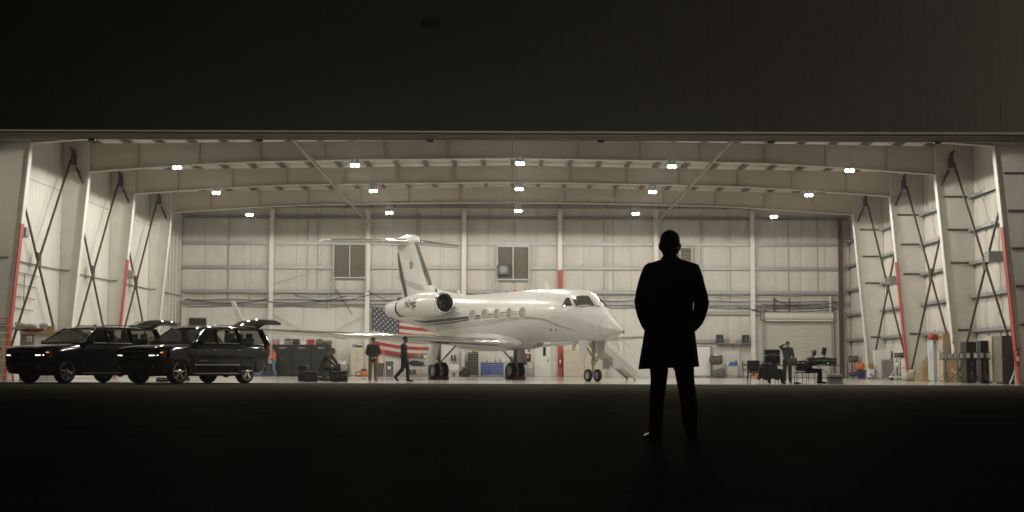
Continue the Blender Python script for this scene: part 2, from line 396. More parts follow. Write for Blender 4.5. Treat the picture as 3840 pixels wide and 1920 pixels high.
for x in cxs:
    b = B(); zt_ = 10.4
    b.bb(x - .14, x + .14, BW - .36, BW - .34, 0.01, zt_); b.bb(x - .012, x + .012, BW - .345, BW - .06, .01, zt_); b.bb(x - .14, x + .14, BW - .075, BW - .055, .01, zt_)
    hp('wall_column', b, [white] if abs(x - 3) > .1 else [white], bwall)
b = B(); b.bb(2.855, 3.145, BW - .372, BW - .361, .01, Z(1013, BW)); hp('red_column_band', b, redp, bwall)
b = B(); b.bb(20.35, 20.6, BW - .5, BW - .3, .01, Z(815, BW)); hp('corner_pipe', b, brown, bwall)
for k, u in enumerate((850, 1148, 1186, 1560, 1570, 1930, 2265, 2300, 2630, 2740, 2960, 3070)):
    b = B(); x = X(u, BW); z0 = GZ[1] if k % 3 else GZ[0]; b.cyl((x, BW - .06, z0), (x, BW - .06, 10.2), .022 if k % 2 else .03, n=5); hp('conduit', b, girtm, bwall)
for zz_, y_, r_ in ((Z(1107, BW), BW - .32, .03), (Z(1152, BW), BW - .12, .025), (Z(1128, BW), BW - .25, .03)):
    b = B(); pts = [(x, y_, zz_ + .03 * math.sin(x * 1.7) ) for x in np.linspace(-20.4, 20.4, 60)]; b.tube(pts, r_, 5); hp('conduit', b, purlm, bwall)
rnd = random.Random(3)
for (u0, v0, u1, v1, sag) in ((1085, 1098, 1400, 1100, .5), (1380, 1090, 1560, 1128, .35), (1000, 1130, 1300, 1110, .25), (700, 1120, 1010, 1118, .3), (2760, 1150, 3000, 1138, .3), (2900, 1120, 3120, 1150, .35), (2820, 1165, 3140, 1160, .12), (2860, 1142, 3140, 1135, .1), (1260, 1085, 1320, 1180, .0)):
    p, q = at(u0, v0, BW - .4), at(u1, v1, BW - .4)
    b = B(); b.tube([p.lerp(q, t) - Vector((0, 0, sag * 4 * t * (1 - t))) for t in np.linspace(0, 1, 14)], .022, 5); hp('cable', b, blackpow, bwall)
for (u, v0, v1, rr) in ((1230, 1098, 1163, .05), (2700, 1110, 1140, .04), (2960, 1118, 1175, .05), (2904, 1118, 1180, .06), (2640, 1140, 1195, .05), (3115, 1110, 1180, .12)):
    b = B(); p = at(u, v0, BW - .3); q = at(u, v1, BW - .3); b.cyl(p, q, rr, n=6); hp('drop_pipe', b, brown if v0 > 1112 else girtm, bwall)
for (u0, v0, u1, v1) in ((1025, 1180, 1150, 1250), (1370, 1180, 1240, 1250), (1000, 1070, 1215, 1010)):
    b = B(); beam(b, at(u0, v0, BW - .14), at(u1, v1, BW - .14), .05, .02); hp('stay_rod', b, girtm, bwall)
# louvres
for (u0, u1, v0, v1) in ((1250, 1366, 922, 1041), (1866, 1980, 927, 1046), (2510, 2592, 930, 1046)):
    x0, x1 = X(u0, BW - .15), X(u1, BW - .15); z1, z0 = Z(v0, BW - .15), Z(v1, BW - .15)
    b = B(); y0, y1 = BW - .40, BW - .24
    for q in ((x0 - .1, x0, z0 - 1.0, z1 + .1), (x1, x1 + .1, z0 - 1.0, z1 + .1), (x0, x1, z1, z1 + .1), (x0, x1, z0 - .1, z0)): b.bb(q[0], q[1], y0, y1, q[2], q[3])
    b.bb((x0 + x1) / 2 - .04, (x0 + x1) / 2 + .04, y0 + .01, y1, z0, z1)
    lv = hp('louver_vent', b, girtm); ns = 16
    b = B(); b.bb(x0, x1, BW - .245, BW - .238, z0, z1); hp('louver_back', b, mat('louver_dark', (.10, .09, .07), .7), lv)
    for i in range(ns):
        z = z0 + (i + .5) * (z1 - z0) / ns
        b = B(); b.box(((x0 + x1) / 2, BW - .31, z), (x1 - x0 - .02, .12, .014), rx=R(-38)); hp('slat', b, mat('louver_slat', (.36, .33, .27), .5, .2), lv)
# unit heater hung on the middle louvre
p = at(1888, 1012, BW - .55); hs = thing('unit_heater', 'dark box heater hung over the middle louvered vent', 'heater', (p.x, p.y, p.z - .33))
b = B(); b.bb(-.36, .36, -.25, .25, 0, .66); mk('casing', b, dgrey, hs, bevel=.02)
b = B(); b.lathe((0, -.25, .33), (0, -1, 0), [(0, .24), (.02, .25), (.03, .22)], 20); mk('fan_guard', b, greym, hs)
for i in range(5): b = B(); b.bb(-.3, .3, -.275, -.255, .1 + i * .1, .13 + i * .1); mk('slat', b, mat('heater_slat', (.13, .10, .08), .5), hs)
b = B(); b.cyl((-.3, .1, .66), (-.3, .3, 1.0), .015, n=5); b.cyl((.3, .1, .66), (.3, .3, 1.0), .015, n=5); b.bb(-.3, .3, .25, .36, .3, .5); mk('hanger', b, girtm, hs)
# dark window low on the back wall
b = B(); x0, x1 = X(706, BW), X(771, BW); z1, z0 = Z(1193, BW, 740), Z(1262, BW, 740)
b.bb(x0 - .06, x1 + .06, BW - .1, BW - .02, z1, z1 + .06); b.bb(x0 - .06, x1 + .06, BW - .1, BW - .02, z0 - .06, z0); b.bb(x0 - .06, x0, BW - .1, BW - .02, z0, z1); b.bb(x1, x1 + .06, BW - .1, BW - .02, z0, z1)
wd = hp('window', b, cream); b = B(); b.bb(x0, x1, BW - .07, BW - .05, z0, z1); hp('pane', b, mat('dark_glass', (.03, .027, .022), .15, spec=.5), wd)
# roller door
rollm = mat('roller_door_paint', (.60, .575, .52), .5, var=.05)
x0, x1 = X(2868, BW), X(3118, BW); z1 = Z(1196, BW, 3000); z0 = .02
b = B(); b.bb(x0 - .12, x0, BW - .3, BW - .06, z0, z1 + .6); b.bb(x1, x1 + .12, BW - .3, BW - .06, z0, z1 + .6); rd = hp('roller_door', b, girtm)
b = B(); b.lathe((x0 - .05, BW - .32, z1 + .15), (1, 0, 0), [(0, .26), (x1 - x0 + .1, .26)], 16); hp('hood', b, rollm, rd, smooth=True)
b = B(); b.bb(x0, x1, BW - .6, BW - .1, z1 - .16, z1 - .08); hp('hood_flange', b, rollm, rd)
ns = 42; hh = (z1 - .1 - z0) / ns; sl = B(); sl.prism([(BW - .16, 0), (BW - .195, hh * .25), (BW - .195, hh * .75), (BW - .16, hh * .98)], 'yz', x0 + .01, x1 - .01)
slm = sl.mesh('slat'); slm.materials.append(rollm)
for i in range(ns):
    o = bpy.data.objects.new('slat', slm); COL.objects.link(o); o.parent = rd; o.location = (0, 0, z0 + i * hh)
b = B(); b.bb(x0 - .3, x0 - .02, BW - .55, BW - .3, z1 - .1, z1 + .35); b.cyl((x0 - .16, BW - .42, z1 + .35), (x0 - .16, BW - .42, z1 + .75), .07, n=10); hp('motor', b, greym, rd, bevel=.02)
# personnel doors
def pdoor(u0, u1, v0, mt, lab=None, win=None):
    x0, x1 = X(u0, BW), X(u1, BW); z1 = Z(v0, BW, u0)
    b = B(); b.bb(x0 - .08, x0, BW - .12, BW - .02, 0.01, z1 + .08); b.bb(x1, x1 + .08, BW - .12, BW - .02, .01, z1 + .08); b.bb(x0, x1, BW - .12, BW - .02, z1, z1 + .08)
    d = hp('personnel_door', b, steelw); b = B(); b.bb(x0 + .004, x1 - .004, BW - .085, BW - .04, .02, z1 - .004); hp('door_leaf', b, mt, d)
    b = B(); b.cyl((x1 - .12, BW - .085, 1.02), (x1 - .12, BW - .16, 1.02), .02, n=8); b.cyl((x1 - .12, BW - .15, 1.02), (x1 - .28, BW - .15, 1.02), .014, n=8); b.bb(x1 - .15, x1 - .09, BW - .092, BW - .086, .9, 1.12); hp('handle', b, greym, d)
    if win:
        wx0, wx1, wz0, wz1 = x0 + win[0], x0 + win[1], win[2], win[3]
        b = B(); b.bb(wx0, wx1, BW - .092, BW - .086, wz0, wz1); hp('pane', b, MATS['dark_glass'], d)
    return d
pdoor(2006, 2063, 1286, white, win=(.5, .68, 1.3, 1.95))
pdoor(2716, 2768, 1292, steelw)

# left wall: smooth liner panels
b = B(); b.bb(-WX - .3, -WX - .03, FY - 1, BW + .3, 0, 11.3); lw = hp('left_wall', b, backing)
segs = [FY - .9] + FD + [BW]
for a, c in zip(segs, segs[1:]):
    nn = 4; yy = np.linspace(a, c, nn + 1)
    for y0, y1 in zip(yy, yy[1:]):
        o = panel(plll, lw, 0, 1, 0, .02, 8.6, .02, nm='liner_panel')
        o.location = (-WX - .02, y0 + .006, .02); o.rotation_euler = (0, 0, R(90)); o.scale = (y1 - y0 - .012, .02, 8.55)
        o = panel(plll, lw, 0, 1, 0, 0, 1, .02, nm='liner_panel')
        o.location = (-WX - .02, y0 + .006, 8.6); o.rotation_euler = (0, 0, R(90)); o.scale = (y1 - y0 - .012, .02, 2.5)
def wline(name, z, y0, y1, mt, x=-WX + .08, r=.03, hooks=False):
    b = B(); pts = [(x, y, z + .01 * math.sin(y)) for y in np.linspace(y0, y1, 20)]; b.tube(pts, r, 6)
    if hooks:
        for y in np.arange(y0 + .6, y1, 1.5): b.bb(x - .02, x + .05, y - .03, y + .03, z - .2, z + .2)
    hp(name, b, mt, lw)
wline('conduit', 4.95, FY, 87.5, purlm); wline('hose_rail', 2.2, FY + 1, 75, girtm, r=.05, hooks=True)
for k, D in enumerate(FD):
    b = B(); b.tube([(-WX + .08, D - .06, 4.95), (-20.2, D - .08, 4.95)], .03, 6); b.tube([(-WX + .08, D - .06, 2.2), (-20.2, D - .08, 2.2)], .045, 6); hp('conduit', b, purlm, lw)
b = B()
for dz in (0, .5, 1.0, 1.5):
    b.tube([(-WX + .1, 57.5, 3.0 + dz), (-WX + .1, 60.5 + .4 * dz, 2.95 + dz)], .02, 5)
b.cyl((-WX + .1, 59.3, 2.95), (-WX + .1, 59.3, 4.5), .02, n=5); hp('hose_rack', b, purlm, lw)
for (y, z) in ((58.4, 6.15), (74.9, 5.45)):
    b = B(); b.bb(-WX + .0, -WX + .42, y - .25, y + .25, z - .22, z + .22); b.bb(-WX + .42, -WX + .5, y - .2, y + .2, z - .18, z + .18); hp('junction_box', b, greym, lw, bevel=.02)
for (y0_, dx) in ((84.5, .1), (85.3, .1), (86.1, .1)):
    b = B(); b.cyl((-WX + dx, y0_, 2.4), (-WX + dx, y0_, 9.2), .025, n=5); hp('conduit', b, liner, lw)
b = B(); b.bb(-20.5, -20.4, 86.9, 87.0, .1, 4.6); b.bb(-20.5, -20.4, 85.0, 85.1, .1, 3.2); b.bb(-20.5, -20.4, 85.0, 87, 3.1, 3.25); b.bb(-20.5, -20.4, 85.0, 87, 1.9, 1.98); b.bb(-20.5, -20.3, 85.6, 87, 2.7, 3.0); hp('pipe_stand', b, greym, lw)

# right wall: insulation between girts
b = B(); b.bb(WXR + .03, WXR + .3, FY - 1, BW + .3, 0, 11.3); rw = hp('right_wall', b, backing)
RG = [.0, 2.32, 3.86, 5.38, 6.9, 8.42, 10.9]
for a, c in zip(segs, segs[1:]):
    yy = np.linspace(a, c, 6)
    for y0, y1 in zip(yy, yy[1:]):
        for z0, z1 in zip(RG, RG[1:]):
            o = panel(pilr, rw, 0, 1, 0, 0, 1, .02); o.location = (WXR + .03, y1 - .006, z0 + .01); o.rotation_euler = (0, 0, R(-90)); o.scale = (y1 - y0 - .012, .10, z1 - z0 - .02)
for k, (a, c) in enumerate(zip(segs, segs[1:])):
    for z in RG[1:-1]:
        b = B(); x = WXR - .02; b.bb(x - .26, x, a + .3, c - .06, z + .08, z + .1); b.bb(x - .26, x - .245, a + .3, c - .06, z - .04, z + .08); b.bb(x - .02, x, a + .3, c - .06, z - .1, z + .08)
        hp('girt', b, girtm, rw)
        if k < 4 and not (k > 0 and abs(z - 3.86) < .1):
            b = B(); b.bb(BX + (KX - BX) * z / 9.5 + .3, WXR - .27, c - .11, c - .03, z + .02, z + .1); hp('girt_tie', b, brown, rw)
for (y, z) in ((59.8, 5.15), (75.6, 5.1)):
    b = B(); b.bb(WXR - .95, WXR - .28, y - .28, y + .28, z, z + .45); b.bb(WXR - .6, WXR - .4, y - .3, y - .28, z + .1, z + .3); hp('junction_box', b, greym, rw, bevel=.02)
for y in (57.8, 66.3, 67.6):
    b = B(); b.tube([(WXR - .1, y, .6), (WXR - .1, y, 4.6), (WXR - .1, y + .3, 4.75)], .03, 6); hp('conduit', b, girtm, rw)
for y0 in (57.2, 58.9, 60.5, 65.5, 68.0, 73.5, 76.0):
    b = B(); b.tube([(WXR - .07, y0 + .25 * math.sin(t * 3), 9.5 - t * 6.5) for t in np.linspace(0, 1, 14)], .014, 5); hp('cable', b, greym, rw)
# front wall, header and door tracks
HB = Z(499, 51.6); FW = 51.5
b = B(); b.bb(-60, 60, FW, FW + .25, HB, 21); fw = hp('front_wall', b, darkclad)
rib = B(); rib.prism([(0, -.001), (.06, -.005), (.14, -.005), (.2, -.001)], 'xy', HB + .06, 20.9); rib.bb(.2, .88, -.004, -.001, HB + .06, 20.9)
rbm = rib.mesh('cladding_panel'); rbm.materials.append(darkclad)
for i in range(-24, 26):
    o = bpy.data.objects.new('cladding_panel', rbm); COL.objects.link(o); o.parent = fw; o.location = (i * .9, FW, 0)
b = B(); b.bb(-60, 60, FW - .30, FW + .01, HB - .01, HB + .03); hp('drip_edge', b, mat('drip_edge_lit', (.62, .57, .47), .6), fw)  # pale colour and deep lip stand for inside light on the underside
zt_ = HB - .03
for i in range(5):
    y0 = FW + .02 + i * .15; z = Z(505 + i * 5.2, y0)
    b = B(); b.bb(-40, 40, y0, y0 + .04, z, z + .16); b.bb(-40, 40, y0 - .02, y0 + .06, z - .016, z); b.bb(-40, 40, y0 + .04, y0 + .148, z + .06, z + .08); hp('door_track', b, trackm)
TZ = Z(527, FW + .66)
for u in (355, 980, 1615, 2250, 2885, 3505):
    b = B(); x = X(u, FW + 1.0, 520); zz_ = TZ; b.bb(x - .12, x + .12, FW + .6, FW + .72, zz_ - .07, zz_); b.cyl((x - .06, FW + .59, zz_ - .04), (x - .06, FW + .73, zz_ - .04), .04, n=10); hp('track_roller', b, blackpow)
# exterior side walls of the front so that the hangar reads as a building
for s in (-1, 1):
    b = B(); b.bb(min(s * 22.5, s * 60), max(s * 22.5, s * 60), FW, FW + .25, 0, HB - .001); hp('front_side_wall', b, darkclad)

# ------------------------------------------------------------------ high-bay lights
lensm = mat('lamp_lens', (.9, .95, .9), .4, var=0, emit=(.86, 1., .95), estr=16.)
housm = mat('lamp_housing', (.55, .55, .52), .35, .7)
rows = [(52.95, None), (62.4, [(664, 623), (1331, 615), (1950, 608), (2520, 619), (3186, 634)]),
        (70.5, [(811, 718), (1400, 711), (1947, 704), (2447, 715), (3033, 727)]),
        (78.6, [(936, 801), (1460, 793), (1943, 786), (2384, 797), (2902, 808)])]
ordn = ['leftmost', 'second from left', 'middle', 'second from right', 'rightmost']
rown = ['', 'front row, nearest the door', 'middle row', 'back row, nearest the wall']
LP = 800.
def highbay(p, label, grp, yaw=0):
    t = thing('high_bay_light', label, 'ceiling light', p, yaw, grp)
    for s in (-1, 1):
        b = B(); b.lathe((s * .108, 0, .0), (0, 0, 1), [(.03, .105), (.06, .105), (.12, .09), (.2, .06), (.24, .04)], 18, cap=False); mk('reflector', b, housm, t, smooth=True)
        b = B(); b.ell((s * .108, 0, -.03), (.098, .098, .078), 16, 8); mk('lens', b, lensm, t, smooth=True)
    b = B(); b.bb(-.2, .2, -.06, .06, .24, .33); b.cyl((0, 0, .33), (0, 0, max(.4, topz(p[1], p[0]) - p[2] - .02)), .012, n=6); mk('ballast_hanger', b, housm, t)
    ld = bpy.data.lights.new('lamp', 'SPOT'); ld.energy = LP; ld.spot_size = R(179); ld.spot_blend = .04; ld.shadow_soft_size = .16; ld.color = (1., .96, .85)
    lo = bpy.data.objects.new('lamp_light', ld); COL.objects.link(lo); lo.parent = t; lo.location = (0, 0, -.14)
    return t
for ri, (D, pts) in enumerate(rows):
    for k in range(5):
        if pts is None: p = Vector(((-14, -7, .3, 7, 14)[k], D, 9.62)); lab = f'high-bay lamp hanging just behind the door header, {ordn[k]} there'
        else: p = at(pts[k][0], pts[k][1] + 3, D); lab = f'lit twin high-bay lamp, {ordn[k]} in the {rown[ri]}'
        highbay(p, lab, 'high-bay lamps under the rafters')
# ------------------------------------------------------------------ floodlight mast right of the picture and a dead lamp on the facade
mast = thing('floodlight_mast', 'lit apron floodlight on a tall pole, past the right picture edge', 'floodlight', (36, 36, 0))
b = B(); b.cyl((0, 0, 0), (0, 0, 14.2), .16, .08, 12); b.cyl((0, 0, 0), (0, 0, .25), .3, .3, 12); mk('pole', b, dgrey, mast)
b = B(); b.box((0, 0, 14.2), (1.2, .1, .1), rz=R(40)); mk('crossarm', b, dgrey, mast)
for k in (-.45, .45):
    q = Vector((k * math.cos(R(40)), k * math.sin(R(40)), 14.0)); d = Vector((-.8, -.25, -.5)).normalized()
    b = B(); b.cyl(q - d * .15, q + d * .15, .14, .22, 16); mk('lamp_head', b, dgrey, mast, smooth=40)
    b = B(); b.cyl(q + d * .15, q + d * .17, .2, .2, 16); mk('lens', b, mat('flood_lens', (.9, .9, .85), .3, var=0, emit=(1, .95, .85), estr=20.), mast)
ld = bpy.data.lights.new('lamp', 'SPOT'); ld.energy = 4000.; ld.spot_size = R(170); ld.spot_blend = .4; ld.shadow_soft_size = .25; ld.color = (1, .93, .82)
lo = bpy.data.objects.new('lamp_light', ld); COL.objects.link(lo); lo.parent = mast; lo.location = (-.3, -.1, 13.75); lo.rotation_euler = Vector((.85, .0, .52)).to_track_quat('Z', 'Y').to_euler()
p = at(1632, 88, FW - .04); t = thing('wall_lamp', 'unlit dark lamp high on the facade above the hangar opening', 'lamp', (p.x, FW - .04, p.z))
b = B(); b.box((0, -.07, 0), (.36, .12, .3), rx=0); mk('housing', b, mat('dull_housing', (.10, .09, .075), .6), t, bevel=.02)
b = B(); b.box((0, -.135, -.02), (.3, .012, .2), rx=0); mk('lens', b, MATS['dark_glass'], t)
b = B(); b.bb(-.04, .04, -.012, -.01, -.03, .03); b.bb(-.15, .15, -.05, -.0, -.15, .15); mk('bracket', b, dgrey, t)
# ------------------------------------------------------------------ business jet
jetw = mat('jet_white', (.60, .592, .565), .3, var=.04, scale=.8, coat=.3)
jetd = mat('jet_stripe', (.045, .047, .045), .3, var=.05)
jetg = mat('jet_grey_line', (.24, .22, .20), .35, var=.05)
polish = mat('polished_edge', (.75, .74, .72), .14, 1., var=.03)
jglass = mat('jet_glass', (.065, .058, .045), .08, var=.1, spec=.6)
cglass = mat('cabin_glass_glare', (.30, .285, .26), .1, var=.1, scale=2)  # mid grey puts window glare into the pane colour
PHI = R(30)
jet = thing('business_jet', 'white twin-engine business jet with dark side stripes parked inside the hangar', 'airplane', (4.67, 58.8, 0), -(math.pi / 2 - PHI))
TT = [0, .1, .3, .6, 1.0, 1.4, 1.8, 2.2, 2.6, 3.2, 4, 5, 7, 9, 13, 15, 17, 19, 21, 22.6, 23.1]
TOP = [2.125, 2.19, 2.315, 2.505, 2.755, 3.025, 3.305, 3.555, 3.785, 4.02, 4.085, 4.125, 4.17, 4.17, 4.2, 4.22, 4.20, 4.12, 3.98, 3.78, 3.62]
BOT = [2.125, 2.085, 2.02, 1.925, 1.80, 1.765, 1.755, 1.75, 1.749, 1.743, 1.74, 1.74, 1.742, 1.74, 1.76, 1.98, 2.35, 2.72, 3.05, 3.32, 3.45]
WID = [.01, .055, .15, .30, .49, .645, .79, .915, 1.025, 1.14, 1.175, 1.195, 1.2, 1.2, 1.2, 1.12, .95, .72, .48, .24, .1]
def fus(t, th, off=0.):      # th from the top towards the aircraft's right side
    a, c, ww = float(spl(TT, TOP, t)[0]), float(spl(TT, BOT, t)[0]), float(spl(TT, WID, t)[0])
    zc = (a + c) / 2 - .02 * 0; h = (a - c) / 2
    return Vector((-t, -(ww + off) * math.sin(th), zc + (h + off) * math.cos(th)))
def fth(t, z):
    a, c = float(spl(TT, TOP, t)[0]), float(spl(TT, BOT, t)[0])
    return math.acos(max(-1, min(1, (z - (a + c) / 2) / ((a - c) / 2))))
N = 48; ts = list(np.concatenate([np.linspace(0, 1, 9)**1.6 * .9, np.linspace(1.1, 5, 18), np.linspace(5.6, 13, 9), np.linspace(13.8, 23.1, 14)]))
b = B(); b.loft([[fus(t, 2 * math.pi * i / N) for i in range(N)] for t in ts])
fuse = mk('fuselage', b, jetw, jet, smooth=60)
b = B(); b.ell((-11.2, 0, 1.92), (4.1, 1.22, .55), 28, 14); mk('belly_fairing', b, jetw, jet, smooth=60)
b = B(); b.ell((-.03, 0, 2.11), (.05, .07, .07), 10, 8); mk('nose_cap', b, jetg, fuse, smooth=60)
def patch(fn, name, mt, par, nu=10, nv=4, sm=True):
    b = B(); vs = [fn(i / nu, j / nv) for j in range(nv + 1) for i in range(nu + 1)]
    b.add(vs, [(j * (nu + 1) + i, j * (nu + 1) + i + 1, (j + 1) * (nu + 1) + i + 1, (j + 1) * (nu + 1) + i) for j in range(nv) for i in range(nu)])
    return mk(name, b, mt, par, smooth=60)
def quadwin(c4, name, mt, sgn=1, off=.012, par=None):   # corners (t, theta): rear-top, front-top, front-bottom, rear-bottom
    def fn(a, c):
        t = (1 - c) * ((1 - a) * c4[0][0] + a * c4[1][0]) + c * ((1 - a) * c4[3][0] + a * c4[2][0])
        th = (1 - c) * ((1 - a) * c4[0][1] + a * c4[1][1]) + c * ((1 - a) * c4[3][1] + a * c4[2][1])
        return fus(t, sgn * th, off)
    return patch(fn, name, mt, par or fuse)
for sgn in (1, -1):
    quadwin([(3.12, .865), (2.96, .80), (2.57, 1.056), (3.12, 1.267)], 'cockpit_pane', jglass, sgn)
    quadwin([(2.83, .745), (2.42, .16), (1.74, .34), (2.40, 1.0)], 'windshield_pane', jglass, sgn)
    quadwin([(2.89, .78), (2.45, .05), (1.66, .16), (2.36, 1.08)], 'windshield_frame', mat('frame_grey', (.40, .39, .36), .35), sgn, .006)
    for i in range(5):
        t0 = 6.36 + 1.185 * i; zc = 3.075 + .012 * i
        def ring_(k0, k1, off):
            def fn(a, c):
                r = k0 + (k1 - k0) * c; an = 2 * math.pi * a; t = t0 + .31 * r * math.cos(an); return fus(t, sgn * fth(t, zc + .285 * r * math.sin(an)), off)
            return fn
        cw = patch(ring_(.02, .86, .008), 'cabin_window', cglass, fuse, 24, 4); patch(ring_(.84, 1.08, .014), 'window_frame', jetw, cw, 24, 2)
    def stripe(pts, hw, name, mt, t0, t1):
        tx = [p[0] for p in pts]; zx = [p[1] for p in pts]
        def fn(a, c):
            t = t0 + (t1 - t0) * a; z = float(spl(tx, zx, t)[0]); h = float(np.interp(t, [q[0] for q in hw], [q[1] for q in hw])); return fus(t, sgn * fth(t, z + h * (c - .5)), .005)
        patch(fn, name, mt, fuse, 50, 3)
    stripe([(6.2, 3.13), (7.5, 3.13), (11, 3.02), (13, 2.96), (16.5, 2.92), (18.5, 3.05)], [(6.2, .02), (9, .05), (12, .13), (16, .15), (18.5, .03)], 'stripe', jetd, 6.2, 18.3)
    stripe([(6.2, 3.05), (7.5, 3.01), (11, 2.91), (13, 2.81), (16.5, 2.75), (18, 2.9)], [(6.2, .02), (9, .04), (12, .08), (15, .07), (18, .02)], 'stripe', jetd, 6.2, 17.6)
    for dz in (0, -.09, -.18):
        stripe([(2.4, 2.18), (3.3, 2.41 + dz * .25), (4.85, 2.79 + dz * .35), (6.45, 2.88 + dz * .5), (9.5, 2.81 + dz), (13, 2.70 + dz), (16, 2.62 + dz)], [(2.4, .008), (6, .022), (16, .03)], 'stripe', jetg, 2.45, 15.5)
    # small ports and probes
for (t, z, r) in ((4.2, 2.26, .085), (3.8, 2.25, .06), (3.35, 2.77, .03), (1.45, 2.36, .03), (3.1, 1.88, .03), (1.9, 2.0, .025), (9.6, 2.35, .03), (11.5, 2.35, .035), (12.7, 2.37, .035)):
    p = fus(t, fth(t, z), .0); q = fus(t, fth(t, z), .012); b = B(); b.cyl(p, q, r, n=12); mk('access_port', b, jetg, fuse)
for sg_ in (1, -1):
    b = B(); b.tube([fus(1.62, sg_ * .12, .03), fus(1.78, sg_ * .45, .045), fus(2.2, sg_ * .95, .035)], .014, 5); mk('wiper', b, blackp, fuse)
b = B(); b.cyl((-9.0, 0, 4.15), (-9.0, 0, 4.26), .10, .06, 10); mk('beacon', b, mat('beacon_red', (.5, .03, .02), .3), fuse)
for (t, s, zs) in ((7.4, 1, 1.73), (3.6, 1, 1.75), (5.9, 1, 4.13), (14.5, 1, 4.15)):
    up = 1 if zs > 3 else -1; b = B(); h = .42 if up < 0 else .34
    b.prism([(-t, zs), (-t - .34, zs), (-t - .42, zs + up * h), (-t - .22, zs + up * h)], 'xz', -.02, .02); mk('blade_antenna', b, jetw, fuse)
for tr in (1.05, 3.6, 5.3, 9.0, 13.3, 15.2):
    for sg_ in (1, -1): patch(lambda a, c: fus(tr + .018 * c, sg_ * (.05 + 2.9 * a), .004), 'panel_seam', mat('seam_line', (.33, .31, .275), .5), fuse, 30, 1)
